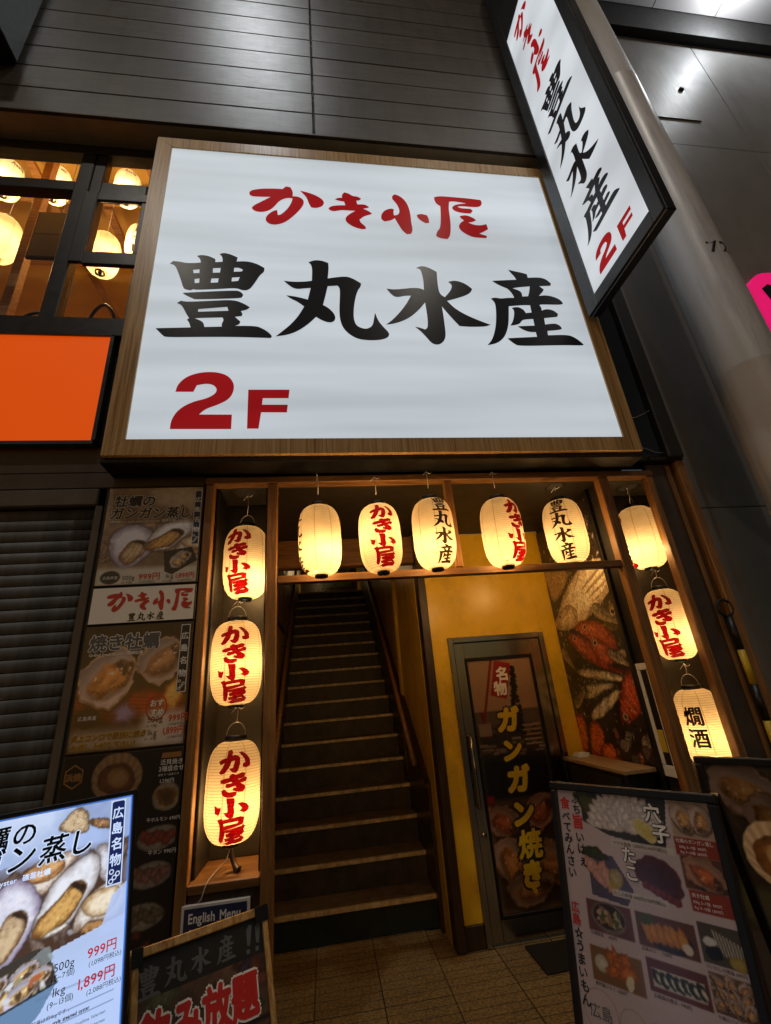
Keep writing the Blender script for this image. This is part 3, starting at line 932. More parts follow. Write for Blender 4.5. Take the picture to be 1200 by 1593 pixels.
LANTERN_GLYPHS = {
'か':[[(-0.401,0.0966),(-0.287,0.0928),(-0.248,0.1111),(-0.256,0.1498),(-0.126,0.1449),(-0.017,0.1546),(0.035,0.1739),(0.033,0.2222),(-0.012,0.2754),(-0.08,0.3014),(-0.175,0.2947),(-0.283,0.2705),(-0.162,0.2657),(-0.109,0.2126),(-0.105,0.1836),(-0.267,0.1884),(-0.338,0.2464),(-0.456,0.2947),(-0.565,0.3063),(-0.613,0.2947),(-0.519,0.256),(-0.457,0.2029),(-0.604,0.2145),(-0.657,0.1932),(-0.562,0.1787),(-0.403,0.1662),(-0.39,0.1304)],[(0.045,0.1179),(0.148,0.1179),(0.311,0.1498),(0.417,0.1932),(0.426,0.2464),(0.309,0.2589),(0.189,0.2512),(0.191,0.2319),(0.289,0.2222),(0.265,0.1787),(0.161,0.1401)]],
'き':[[(-0.267,0.3382),(-0.171,0.3237),(-0.081,0.3382),(0.158,0.3208),(0.244,0.3266),(0.214,0.3478),(-0.022,0.3691),(0.008,0.3865),(0.244,0.3652),(0.31,0.372),(0.28,0.3913),(0.061,0.4077),(0.224,0.4396),(0.258,0.4638),(0.187,0.485),(0.062,0.4831),(-0.132,0.4686),(-0.111,0.4541),(0.005,0.4541),(-0.076,0.4203),(-0.313,0.4396),(-0.381,0.43),(-0.368,0.4155),(-0.147,0.4039),(-0.201,0.3816),(-0.441,0.3961),(-0.547,0.3913),(-0.556,0.3749),(-0.436,0.3671),(-0.256,0.3575)],[(-0.501,0.4734),(-0.424,0.4638),(-0.372,0.4831),(-0.281,0.4976),(-0.036,0.4928),(-0.046,0.5121),(-0.161,0.5285),(-0.327,0.5266),(-0.454,0.5072)]],
'小':[[(-0.325,0.5459),(-0.106,0.5527),(-0.091,0.5797),(-0.114,0.628),(-0.094,0.686),(-0.118,0.7169),(-0.198,0.7208),(-0.29,0.7053),(-0.401,0.6763),(-0.282,0.6812),(-0.263,0.657),(-0.273,0.6087)],[(-0.696,0.6068),(-0.599,0.6329),(-0.519,0.628),(-0.544,0.657),(-0.577,0.686),(-0.66,0.6715),(-0.658,0.6377)],[(0.066,0.601),(0.19,0.601),(0.346,0.6232),(0.422,0.6473),(0.394,0.6715),(0.289,0.6831),(0.143,0.6667),(0.239,0.6522),(0.207,0.6329)]],
'屋':[[(-0.581,0.7391),(-0.483,0.7295),(-0.453,0.7459),(0.158,0.7295),(0.279,0.7391),(0.262,0.7681),(0.219,0.8019),(-0.369,0.8232),(-0.4,0.8792),(-0.476,0.9275),(-0.569,0.9469),(-0.597,0.9324),(-0.539,0.8889),(-0.499,0.8116),(-0.526,0.7633)],[(-0.42,0.7681),(0.11,0.7556),(0.095,0.7807),(-0.404,0.7971)],[(-0.341,0.8357),(-0.018,0.8232),(0.263,0.8068),(0.356,0.8193),(0.321,0.8309),(0.055,0.8425),(-0.059,0.8599),(0.226,0.8522),(0.296,0.8454),(0.36,0.8696),(0.306,0.8841),(-0.024,0.8928),(-0.025,0.9063),(0.191,0.9005),(0.213,0.9179),(-0.023,0.9256),(-0.02,0.9372),(0.348,0.9227),(0.438,0.9372),(0.408,0.9565),(-0.328,0.971),(-0.416,0.9614),(-0.169,0.9449),(-0.169,0.9304),(-0.348,0.9353),(-0.378,0.9179),(-0.171,0.9121),(-0.172,0.8947),(-0.288,0.8937),(-0.32,0.8744),(-0.18,0.8657),(-0.128,0.8483),(-0.311,0.8522)]],
}
# outlines of printed food, in metres on their sheets
OYSTER_SHAPES = {
'shellL': [(0.2592, 0.1647), (0.2773, 0.1528), (0.2977, 0.1515), (0.3205, 0.1648), (0.336, 0.1866), (0.3495, 0.2078), (0.3491, 0.2315), (0.3402, 0.2554), (0.3267, 0.2803), (0.3127, 0.2977), (0.302, 0.3125), (0.2844, 0.3215), (0.2657, 0.3208), (0.2393, 0.273), (0.2324, 0.2152), (0.2421, 0.1796)],
'fleshL': [(0.2724, 0.2468), (0.2817, 0.2242), (0.2973, 0.2175), (0.3145, 0.2194), (0.3247, 0.2308), (0.3263, 0.2544), (0.3161, 0.2768), (0.3024, 0.2942), (0.289, 0.3111), (0.2729, 0.3085), (0.2588, 0.2795)],
'darkL': [(0.2879, 0.2212), (0.2971, 0.2164), (0.3143, 0.2183), (0.3256, 0.2304), (0.3271, 0.2481), (0.3185, 0.2355), (0.3018, 0.2254)],
'shellA': [(0.3064, 0.1399), (0.3228, 0.1299), (0.3429, 0.1169), (0.3681, 0.1083), (0.4032, 0.1093), (0.4358, 0.1134), (0.4258, 0.1341), (0.4071, 0.1445), (0.3834, 0.1714), (0.3741, 0.1868), (0.3457, 0.1928), (0.3216, 0.1721)],
'fleshA': [(0.3059, 0.1362), (0.3228, 0.1299), (0.354, 0.116), (0.376, 0.1103), (0.3933, 0.1259), (0.3995, 0.1463), (0.3747, 0.1618), (0.3458, 0.1665), (0.3195, 0.1575)],
'shellB': [(0.3804, 0.1778), (0.4084, 0.1561), (0.4386, 0.1412), (0.4665, 0.1326), (0.4848, 0.149), (0.4872, 0.1768), (0.4811, 0.2019), (0.4669, 0.2239), (0.4487, 0.2404), (0.4389, 0.2587), (0.422, 0.2778), (0.3935, 0.2856), (0.3616, 0.2852), (0.3466, 0.2771), (0.3456, 0.2572), (0.3574, 0.2273), (0.3687, 0.2029)],
'fleshB': [(0.4202, 0.1925), (0.4355, 0.1894), (0.4523, 0.1977), (0.4575, 0.2102), (0.4475, 0.2293), (0.4342, 0.2503), (0.4208, 0.2671), (0.396, 0.2764), (0.3686, 0.2859), (0.3486, 0.2794), (0.347, 0.2675), (0.3565, 0.2473), (0.3761, 0.2329), (0.3965, 0.218)],
'darkB': [(0.4182, 0.1919), (0.4355, 0.1886), (0.4545, 0.1994), (0.459, 0.2125), (0.4515, 0.2213), (0.4453, 0.2075), (0.4288, 0.1996)],
'rimB': [(0.3686, 0.2859), (0.3961, 0.2771), (0.4237, 0.2756), (0.419, 0.2836), (0.394, 0.2891), (0.3728, 0.2912)],
'shellC': [(0.4502, 0.2551), (0.4605, 0.2402), (0.4793, 0.2274), (0.5074, 0.2166), (0.537, 0.2133), (0.5596, 0.2234), (0.5624, 0.2663), (0.5507, 0.2852), (0.5304, 0.2974), (0.4766, 0.2843), (0.4474, 0.3029), (0.4392, 0.2968), (0.4444, 0.2744)],
'fleshC': [(0.4568, 0.2428), (0.4755, 0.23), (0.5037, 0.2232), (0.525, 0.2253), (0.5448, 0.2308), (0.5461, 0.2503), (0.5365, 0.2662), (0.5168, 0.2824), (0.4923, 0.2821), (0.4715, 0.2722), (0.4582, 0.2575)],
'baseC': [(0.4474, 0.3029), (0.4524, 0.2769), (0.4767, 0.2861), (0.5093, 0.2909), (0.5429, 0.2957), (0.5436, 0.305), (0.5111, 0.3128), (0.4714, 0.3123)],
'pebble': [(0.4209, 0.2944), (0.429, 0.2902), (0.4388, 0.3001), (0.4308, 0.306)],
'lumpA': [(0.38, 0.0452), (0.3936, 0.024), (0.4164, 0.0059), (0.4378, 0.008), (0.4525, 0.0279), (0.4557, 0.0618), (0.4312, 0.0686), (0.4019, 0.062)],
'lumpB': [(0.4537, 0.0407), (0.4797, 0.0398), (0.5168, 0.0582), (0.5183, 0.0776), (0.4819, 0.0654), (0.4595, 0.0564)],
'steam': [(0.2241, -0.0537), (0.2976, -0.052), (0.3884, -0.0226), (0.4086, 0.0106), (0.3805, 0.0493), (0.3608, 0.0799), (0.3181, 0.096), (0.25, 0.1074), (0.2167, 0.1056), (0.1883, -0.0604)],
'shellR': [(0.478, 0.1196), (0.5033, 0.1135), (0.5222, 0.1302), (0.5276, 0.203), (0.5064, 0.205), (0.4872, 0.1768)],
'tray': [(0.2844, 0.3215), (0.3577, 0.3081), (0.3758, 0.3142), (0.3981, 0.3521), (0.4038, 0.3698), (0.4113, 0.3881), (0.3606, 0.4027), (0.2987, 0.4105), (0.2794, 0.403), (0.2657, 0.3208)],
'trayfront': [(0.2987, 0.4105), (0.4117, 0.3913), (0.4013, 0.4059), (0.379, 0.4418), (0.3525, 0.4597), (0.308, 0.4688), (0.2891, 0.461), (0.2809, 0.4119)],
't1': [(0.3224, 0.3409), (0.3373, 0.3309), (0.3571, 0.3409), (0.3624, 0.3551), (0.3523, 0.3668), (0.335, 0.3605)],
't2': [(0.3449, 0.3611), (0.3641, 0.3558), (0.381, 0.368), (0.3877, 0.3796), (0.3713, 0.3843), (0.3538, 0.3779)],
't3': [(0.3051, 0.3933), (0.3117, 0.3756), (0.3309, 0.3769), (0.3459, 0.3913), (0.3452, 0.4085), (0.3272, 0.416), (0.3112, 0.4126)],
'pebbles': [(0.332, 0.282), (0.346, 0.285), (0.3483, 0.3018), (0.3381, 0.3016)],
}
FISH_SHAPES = {
'sand': [(-0.0795, 0.3066), (0.4239, 0.4452), (0.2322, 0.5772), (0.0354, 0.6407), (0.0323, 0.4633)],
'big': [(0.1109, 0.7466), (0.0369, 0.7858), (0.0398, 0.8379), (0.1443, 0.8722), (0.2934, 0.8757), (0.4445, 0.8519), (0.595, 0.8089), (0.7447, 0.7487), (0.8549, 0.6964), (0.9297, 0.5954), (0.9078, 0.523), (0.7139, 0.4661), (0.5464, 0.4913), (0.3702, 0.5582), (0.2284, 0.6408)],
'bighead': [(0.1109, 0.7466), (0.0369, 0.7858), (0.0398, 0.8379), (0.1443, 0.8722), (0.2934, 0.8757), (0.3695, 0.8159), (0.3571, 0.7413), (0.2537, 0.6967)],
'f1': [(0.5588, 0.657), (0.8703, 0.5626), (0.8811, 0.58), (0.5682, 0.6744)],
'f2': [(0.5933, 0.6997), (0.8915, 0.6181), (0.8929, 0.6349), (0.602, 0.7131)],
'f3': [(0.5335, 0.6155), (0.8107, 0.5232), (0.827, 0.5392), (0.5432, 0.6333)],
'f4': [(0.6293, 0.736), (0.8618, 0.6817), (0.8549, 0.6964), (0.6358, 0.7487)],
'yel': [(0.6786, 0.8899), (0.7649, 0.8291), (0.8557, 0.7932), (0.8942, 0.8634), (0.8785, 0.9528), (0.8035, 0.9827), (0.6913, 0.9457)],
'redB': [(0.3, 0.9125), (0.3542, 0.8729), (0.4628, 0.8606), (0.5993, 0.8881), (0.7092, 0.9483), (0.7641, 1.0289), (0.745, 1.1084), (0.6654, 1.1625), (0.5649, 1.0908), (0.4664, 0.9922)],
'redA': [(0.1689, 0.9555), (0.2667, 0.9319), (0.4044, 0.9846), (0.5361, 1.0663), (0.5928, 1.1567), (0.647, 1.2019), (0.7919, 1.2311), (0.7185, 1.2415), (0.5504, 1.2059), (0.3914, 1.1518), (0.2711, 1.0736), (0.2178, 1.0094)],
'redC': [(0.4514, 1.0241), (0.5066, 0.9972), (0.5984, 1.0193), (0.6891, 1.0719), (0.736, 1.1278), (0.7134, 1.1763), (0.6019, 1.1782), (0.507, 1.1284)],
'sil0': [(0.745, 1.1084), (0.8529, 1.0994), (0.8501, 1.1771), (0.7066, 1.1909), (0.6562, 1.1822)],
'sil1': [(0.1238, 1.2078), (0.2609, 1.193), (0.5073, 1.2137), (0.7412, 1.2672), (0.7235, 1.3054), (0.6032, 1.2959), (0.373, 1.2816), (0.2375, 1.2425)],
'sil2': [(0.1678, 1.3413), (0.2509, 1.3101), (0.4243, 1.3049), (0.6144, 1.3114), (0.6387, 1.337), (0.4983, 1.3589), (0.3803, 1.3987), (0.2243, 1.4139), (0.1557, 1.3915)],
'sil3': [(0.2097, 1.5379), (0.3303, 1.4617), (0.4793, 1.3995), (0.6714, 1.3428), (0.6663, 1.3913), (0.5408, 1.4695), (0.3954, 1.5375), (0.2646, 1.5572)],
'redD': [(0.8328, 1.2144), (0.8545, 1.2728), (0.8587, 1.3659), (0.8629, 1.4565), (0.831, 1.4928), (0.7511, 1.5311), (0.6678, 1.5709), (0.6121, 1.5639), (0.6259, 1.4971), (0.6619, 1.4009), (0.7403, 1.306)],
'sh1': [(0.0063, 1.5327), (0.0836, 1.5196), (0.127, 1.5729), (0.121, 1.68), (0.0645, 1.8002), (-0.0437, 1.789), (-0.0216, 1.6674)],
'sh2': [(0.1894, 1.5811), (0.2808, 1.5671), (0.3392, 1.6156), (0.3459, 1.6851), (0.2309, 1.8043), (0.1274, 1.8045), (0.1558, 1.6986)],
'sh3': [(0.2907, 1.7191), (0.4151, 1.6996), (0.4863, 1.7413), (0.4866, 1.7971), (0.3542, 1.8303), (0.2726, 1.8001)],
'eyes': [(0.1046, 0.7712), (0.8273, 0.8543), (0.4362, 0.9028), (0.2576, 0.9665), (0.5229, 1.0289), (0.6643, 1.5245)],
}



def ease(p):
    """round the gentle bends of a traced outline, keep its sharp corners"""
    for it in range(2):
        out = []
        n = len(p)
        for i in range(n):
            a, b, c = Vector(p[i - 1]), Vector(p[i]), Vector(p[(i + 1) % n])
            e1, e2 = b - a, c - b
            if e1.length < 1e-6 or e2.length < 1e-6 or e1.angle(e2) > R(52):
                out.append(tuple(b))
            else:
                out.append(tuple(b - e1 * .25))
                out.append(tuple(b + e2 * .25))
        p = out
    return p


for _d in (SIGN_GLYPHS,):
    for _k in _d:
        _d[_k] = [ease(q) for q in _d[_k]]

# ================================================================== THE SETTING
# ground sheet to the horizon and the granite pavers in front of the entrance
ground = bx('ground', -60, 60, -60, 60, -.30, -.014, 'ground', None, b=0)
tag(ground, 'dark pavement running out under the shop fronts', 'ground', kind='structure')
pav = Thing('pavement', 'ribbed tan granite paving slabs in front of the staircase and door', 'pavement', (0.5, 3, 0), kind='structure')


def paver_mesh():
    vs, fs = [], []

    def add(x0, x1, y0, y1, z0, z1, b):
        v, f = bevel_box(x0, x1, y0, y1, z0, z1, b)
        n = len(vs)
        vs.extend(v)
        fs.extend([[i + n for i in q] for q in f])
    add(.001, .387, .001, .387, -.02, -.0020, 0)
    nb_ = len(fs)
    k = 5
    for i in range(k):
        add(.002, .386, .388 * i / k + .0034, .388 * (i + 1) / k - .0034, -.0018, 0, .0008)
    me = bpy.data.meshes.new('paving_slab')
    me.from_pydata(vs, [], fs)
    me.materials.append(M['tile'])
    me.materials.append(M['grout'])
    for p in me.polygons[:nb_]:
        p.material_index = 1
    return me


pm = paver_mesh()
for i in range(-7, 8):
    for j in range(-1, 9):
        x, y = .2755 + i * .39 - .39, 4.13 - (j + 1) * .39
        if not (-2.6 < x < 3.0 and y > .3):
            continue
        if y > 2.55 and (x > 1.75 or x < -.75):
            continue
        if y > 3.75 and x > .6:
            continue
        o = bpy.data.objects.new('paving_slab', pm)
        COL.objects.link(o)
        o.parent = pav.o
        o.location = Vector((x, y, random.uniform(-.001, .001))) - pav.org

# arcade ceiling high over the street, its lamps, two added fill lamps, and the dark beam along the wall
arc = Thing('arcade_ceiling', 'grey panelled ceiling high above the street beside the column', 'ceiling', (3, 0, 10.8), kind='structure')
cm = None
for i in range(-4, 8):
    for j in range(0, 4):
        x0, y1 = 1.0 + i * 1.06 + .95, 2.78 - j * 1.5
        bx('ceiling_panel', x0 + .006, x0 + 1.054, y1 - 1.494, y1, 10.80, 10.84, 'arcade', arc, b=.004)
bx('edge_beam', -2.5, 10, 2.784, 2.9, 10.14, 10.83, 'blackmatt', arc)


def arcade_or_fill_lamp(x, y, power, label, tint=(.93, .97, 1.0), dome=False):
    t = Thing('arcade_or_fill_lamp', label, 'lamp', (x, y, 10.70), group='lamps in the arcade ceiling')
    v, f = lathe_geo([(.17, 10.80), (.17, 10.70), (.15, 10.69)], 28, (x, y))
    raw('housing', v, f, M['steel_dark'], t, True)
    v, f = lathe_geo([(.0, 10.688), (.14, 10.686)], 28, (x, y), caps=False)
    raw('lens', v, f, M['lamp_face'], t)
    ld = bpy.data.lights.new('lamp_light', 'POINT' if dome else 'AREA')
    if dome:
        ld.shadow_soft_size = .10
    else:
        ld.shape = 'DISK'
        ld.size = .26
    ld.energy = power
    ld.color = tint
    lo = bpy.data.objects.new('lamp_light', ld)
    COL.objects.link(lo)
    lo.parent = t.o
    lo.location = (0, 0, -.16 if dome else -.03)
    return t


arcade_or_fill_lamp(-2.9, -2.0, 75, 'added unseen fill lamp over the street behind the camera, left of two', (1.0, .91, .78))  # this lamp and the next are unseen, added for neutral ambient light
arcade_or_fill_lamp(2.4, -2.0, 75, 'added unseen fill lamp over the street behind the camera, right of two', (1.0, .91, .78))
arcade_or_fill_lamp(-.75, .95, 46, 'round ceiling lamp above the camera, reflected in the dark cladding')
arcade_or_fill_lamp(6.15, 2.2, 70, 'round ceiling lamp near the wall, reflected in the grey access panel', dome=True)

# neighbouring building to the right
nb = Thing('neighbouring_building', 'dark grey panelled wall of the building to the right behind the column', 'building', (4.5, 2.9, 0))
for k, (z0, z1) in enumerate(((0, 2.75), (2.755, 7.6), (7.605, 10.14))):
    for x0, x1 in ((2.66, 5.6), (5.606, 8.6), (8.606, 11.6)):
        bx('wall_panel', x0, x1, 2.90, 3.0, z0, z1, 'nbwall', nb, b=.004)
ap = bx('access_panel', 3.9, 5.03, 2.885, 2.897, 8.14, 9.48, 'nbpanel', nb, b=.003)
v, f = lathe_geo([(.035, 0), (.035, .02), (.012, .03)], 16)
raw('knob', [(4.975 + a, 2.885 - c, 8.83 + b) for a, b, c in v], f, M['black'], sub(ap), True)

# round column carrying the arcade
colm = Thing('street_column', 'smooth pale grey round column with a black stencilled number', 'column', (3.12, 2.3, 0))
v, f = lathe_geo([(.235, 0), (.235, .08), (.21, .10), (.21, 3.55), (.211, 3.555), (.21, 3.56), (.21, 7.1), (.211, 7.105), (.21, 7.11), (.21, 10.79)], 64, (3.12, 2.3))
raw('shaft', v, f, M['column'], colm, True)
vs, fs, ln = text_geo('72', .17, .02, gap=.06)
# the number runs round the shaft
aim = math.atan2(-2.3, -3.12)
V = []
for x, y, d in vs:
    a = aim + R(29) + x / .2105
    V.append((3.12 + (.2112 + d) * math.cos(a), 2.3 + (.2112 + d) * math.sin(a), 4.56 + y))
raw('stencilled_number', V, fs, M['p_black'], colm)

# magenta sign further down the street
pk = Thing('magenta_sign', 'bright magenta sign with black cut-out letters behind the column', 'sign', (4.65, 2.8, 4.2))
ol = []
for k in range(40):
    a = 2 * math.pi * k / 40
    c, s_ = math.cos(a), math.sin(a)
    ol.append((4.72 + .46 * math.copysign(abs(c) ** .6, c), 4.74 + .52 * math.copysign(abs(s_) ** .6, s_)))
v2, f2 = fill_polys([ol])
n = len(v2)
fr = [(a, 2.78, b) for a, b in v2] + [(a, 2.86, b) for a, b in v2]
m_ = len(ol)
side = [(a, 2.78, b) for a, b in ol] + [(a, 2.86, b) for a, b in ol]
faces = [list(q) for q in f2] + [[i + n for i in q][::-1] for q in f2]
faces += [[2 * n + i, 2 * n + (i + 1) % m_, 2 * n + m_ + (i + 1) % m_, 2 * n + m_ + i] for i in range(m_)]
raw('board', fr + side, faces, M['pink'], pk)
shape(pk, 'lettering', [[(4.38, 5.02), (4.48, 5.09), (4.66, 5.0), (4.64, 4.87), (4.42, 4.86)], [(4.41, 4.72), (4.69, 4.73), (4.74, 4.51), (4.56, 4.42), (4.43, 4.56)]], 'p_black', 2.774)
bx('bracket', 4.8, 4.9, 2.862, 2.9, 4.8, 4.9, 'black', pk)

# ================================================================== THE RESTAURANT BUILDING
bd = Thing('restaurant_building', 'dark clad restaurant building with a timber entrance and upstairs windows', 'building', (0, 3, 0))
# cladding boards above the sign: rows of long boards with a recessed joint
z = 6.215
for r_ in range(12):
    for x0, x1 in ((-3.6, .026), (.040, 2.62)):
        dy, dz = random.uniform(-.0015, .0015), random.uniform(-.0012, .0012)
        bx('cladding_board', x0, x1, 2.42 + dy, 2.50, z + dz, z + dz + .309, 'siding', bd, b=.006)
    z += .3155
bx('joint_strip', .0265, .0395, 2.434, 2.49, 6.215, 10.0, 'steel_dark', bd, b=.002)
bx('cladding_backing', -3.6, 2.62, 2.505, 2.6, 6.23, 10.1, 'blackmatt', bd)
bx('drip_edge', -3.6, 2.62, 2.412, 2.44, 6.190, 6.211, 'fascia', bd, b=.002)
bx('soffit_panel', -3.6, 2.18, 2.442, 2.78, 6.196, 6.214, 'soffit', bd, b=.002)
# wall behind the big sign and to its right
bx('upper_wall', -1.28, 2.17, 2.665, 2.80, 2.955, 6.19, 'blackmatt', bd)
bx('upper_pier', 2.175, 2.50, 2.60, 2.80, 3.03, 6.19, 'glossblack', bd, b=.03)
bx('pier_edge', 2.505, 2.63, 2.57, 2.86, 3.03, 10.0, 'blackmatt', bd, b=.01)

# -------- upstairs windows
win = bx('window_head', -3.6, -1.245, 2.64, 2.74, 6.085, 6.193, 'winframe', bd)


def wbar(nm, x0, x1, z0, z1, y0=2.645, y1=2.735, par=bd):
    return bx(nm, x0, x1, y0, y1, z0, z1, 'winframe', par, b=.006)


wbar('window_sill', -3.6, -1.29, 4.065, 4.232, 2.62, 2.75)
wl = wbar('window_post', -1.925, -1.815, 4.234, 6.083)
wbar('window_post', -1.812, -1.725, 4.88, 6.083, 2.652)
wbar('window_post', -1.365, -1.285, 4.234, 6.083)
wbar('window_post', -3.05, -2.95, 4.234, 6.083)
wbar('window_rail', -2.948, -1.927, 5.605, 5.722)
wbar('window_rail', -1.723, -1.367, 5.585, 5.725)
# opening light with its own frame, standing a little proud
sl = Thing.__new__(Thing)
sash = bx('window_sash', -1.812, -1.712, 2.612, 2.64, 4.76, 5.56, 'winframe', bd, b=.008)
sh = sub(sash)
bx('sash_rail', -1.71, -1.30, 2.612, 2.64, 5.46, 5.56, 'winframe', sh, b=.008)
bx('sash_rail', -1.71, -1.30, 2.605, 2.64, 4.735, 4.872, 'winframe', sh, b=.008)
bx('sash_stile', -1.375, -1.30, 2.614, 2.64, 4.874, 5.458, 'winframe', sh, b=.008)
for nm, x0, x1, z0, z1, y in (('window_pane', -2.95, -1.925, 5.72, 6.085, 2.70), ('window_pane', -2.95, -1.925, 4.232, 5.605, 2.70), ('window_pane', -1.725, -1.365, 5.725, 6.085, 2.70),
                              ('window_pane', -1.715, -1.37, 4.87, 5.46, 2.626), ('window_pane', -1.815, -1.365, 4.232, 4.735, 2.70), ('window_pane', -3.6, -3.05, 4.232, 6.085, 2.70)):
    bx(nm, x0 + .002, x1 - .002, y - .003, y + .003, z0 + .002, z1 - .002, 'glass', bd, b=0)
# the room behind
bx('room_floor', -6, -1.0, 2.76, 6.5, 3.60, 3.70, 'room_wood', bd)
bx('room_back_wall', -6, -1.0, 6.5, 6.6, 3.70, 7.6, 'room_wall', bd)
bx('room_side_wall', -1.02, -.92, 2.81, 6.5, 3.70, 7.6, 'room_wall', bd)
bx('room_side_wall', -6.1, -6.0, 2.76, 6.6, 3.70, 7.6, 'room_wall', bd)
bx('room_ceiling', -6, -1.0, 2.60, 6.6, 7.6, 7.7, 'room_wall', bd)
bx('room_front_wall', -6, -1.0, 2.61, 2.70, 6.22, 7.6, 'room_wall', bd)
bx('room_front_wall', -6, -1.3, 2.752, 2.79, 3.70, 4.20, 'room_wood', bd)
for y in (3.2, 3.75, 4.6):
    bx('ceiling_rail', -6, -1.03, y, y + .10, 7.18, 7.30, 'room_wood', bd)
for x in (-3.1, -2.5, -1.85):
    bx('ceiling_batten', x, x + .09, 2.80, 6.4, 7.305, 7.36, 'room_wood', bd)
bx('room_post', -2.68, -2.60, 3.24, 3.32, 3.70, 7.18, 'room_wood', bd)
bx('room_partition', -5.9, -1.03, 5.2, 5.25, 3.70, 5.6, 'room_wood', bd)
for k, x in enumerate((-2.35, -1.75)):
    bx('dado_rail', x - .5, x + .5, 5.16, 5.20, 5.0 - .1, 5.0, 'timber_dark', bd) if k == 0 else None

# -------- fascia under the window, rolling shutter
bx('fascia_board', -3.6, -1.262, 2.668, 2.75, 3.018, 3.205, 'fascia', bd, b=.006)
bx('fascia_board', -3.6, -.715, 2.655, 2.75, 2.905, 3.012, 'fascia', bd, b=.006)
bx('fascia_return', -3.6, -1.29, 2.66, 2.74, 3.21, 4.062, 'blackmatt', bd)
sr = Thing('rolling_shutter', 'closed grey rolling shutter left of the oyster posters', 'shutter', (-2.4, 2.7, 0))
bx('shutter_box', -3.6, -1.325, 2.645, 2.78, 2.79, 2.90, 'shutter_box', sr, b=.008)
sm = None
for k in range(42):
    z0 = .03 + k * .0656
    if sm is None:
        v, f = [], []
        pr_ = [(2.694, 0), (2.6905, .002), (2.6895, .032), (2.6905, .0612), (2.694, .0630)]
        for x in (-3.55, -1.335):
            for y, zz in pr_:
                v.append((x, y, zz))
            v.append((x, 2.712, .0630))
            v.append((x, 2.712, 0))
        f = [[i, i + 1, i + 8, i + 7] for i in range(6)] + [[6, 0, 7, 13]] + [[6, 5, 4, 3, 2, 1, 0], list(range(7, 14))]
        o = raw('shutter_slat', [(a, b, c + z0) for a, b, c in v], f, M['shutter'], sr, True)
        sm, zz0 = o.data, z0
    else:
        o = bpy.data.objects.new('shutter_slat', sm)
        COL.objects.link(o)
        o.parent = sr.o
        o.location = (0, 0, z0 - zz0)
bx('guide_rail', -1.333, -1.29, 2.65, 2.74, .0, 2.788, 'shutter_box', sr)
bx('bottom_rail', -3.55, -1.336, 2.67, 2.73, .0, .03, 'steel_dark', sr)
bx('shutter_backing', -3.6, -1.29, 2.76, 2.82, 0, 2.9, 'blackmatt', bd)
bx('pier_wall', -1.288, -.715, 2.66, 2.80, 0, 2.90, 'blackmatt', bd)

# orange lit sign of the shop below the window
og = Thing('orange_sign', 'plain glowing orange sign panel under the upstairs windows', 'sign', (-2.5, 2.62, 3.2))
bx('face', -3.6, -1.405, 2.612, 2.63, 3.215, 4.045, 'orange', og, b=0)
bx('frame_rail', -3.6, -1.39, 2.600, 2.655, 3.185, 3.213, 'steel_dark', og)
bx('frame_rail', -3.6, -1.39, 2.600, 2.655, 4.047, 4.062, 'steel_dark', og)
bx('frame_stile', -1.404, -1.376, 2.600, 2.655, 3.214, 4.046, 'steel_dark', og)

# dark projecting box at the top left
db = Thing('projecting_sign_box', 'black projecting sign box at the top left corner', 'sign', (-2.75, 2.3, 6.8))
bx('box', -3.1, -2.44, 1.9, 2.40, 6.80, 9.0, 'black', db, b=.01)
bx('bracket', -2.8, -2.7, 2.402, 2.42, 7.2, 7.3, 'black', db)

# ================================================================== BIG LIT SIGN
bs = Thing('storefront_sign', 'large white lit sign framed in bamboo with red and black brush characters', 'sign', (.47, 2.55, 3.0))
bx('box', -1.262, 2.205, 2.462, 2.66, 2.972, 6.032, 'black', bs, b=.004)
# frame boards, mitred
X0, X1, Z0, Z1, x0, x1, z0, z1 = -1.243, 2.182, 3.004, 6.008, -1.124, 2.070, 3.110, 5.895


def frame_board(p):
    v = [(a, 2.428, b) for a, b in p] + [(a, 2.460, b) for a, b in p]
    return raw('frame_board', v, [[0, 1, 2, 3], [7, 6, 5, 4], [0, 4, 5, 1], [1, 5, 6, 2], [2, 6, 7, 3], [3, 7, 4, 0]], M['bamboo'], bs)


g = .001
frame_board([(X0, Z0), (X1, Z0), (x1, z0 - g), (x0, z0 - g)])
frame_board([(X1, Z0 + g), (X1, Z1 - g), (x1 + g, z1 - g), (x1 + g, z0 + g)])
frame_board([(X1, Z1), (X0, Z1), (x0, z1 + g), (x1, z1 + g)])
frame_board([(X0, Z1 - g), (X0, Z0 + g), (x0 - g, z0 + g), (x0 - g, z1 - g)])
bx('face', x0, x1, 2.440, 2.458, z0, z1, 'sign_white', bs, b=0)
for ch in '豊丸水産':
    shape(bs, 'black_character', SIGN_GLYPHS[ch], 'vinyl_black', 2.4365)
for ch in 'かき小屋':
    shape(bs, 'red_character', SIGN_GLYPHS[ch], 'vinyl_red', 2.4365)
for ch in '2F':
    shape(bs, 'red_numeral', SIGN_GLYPHS[ch], 'vinyl_red', 2.4365)

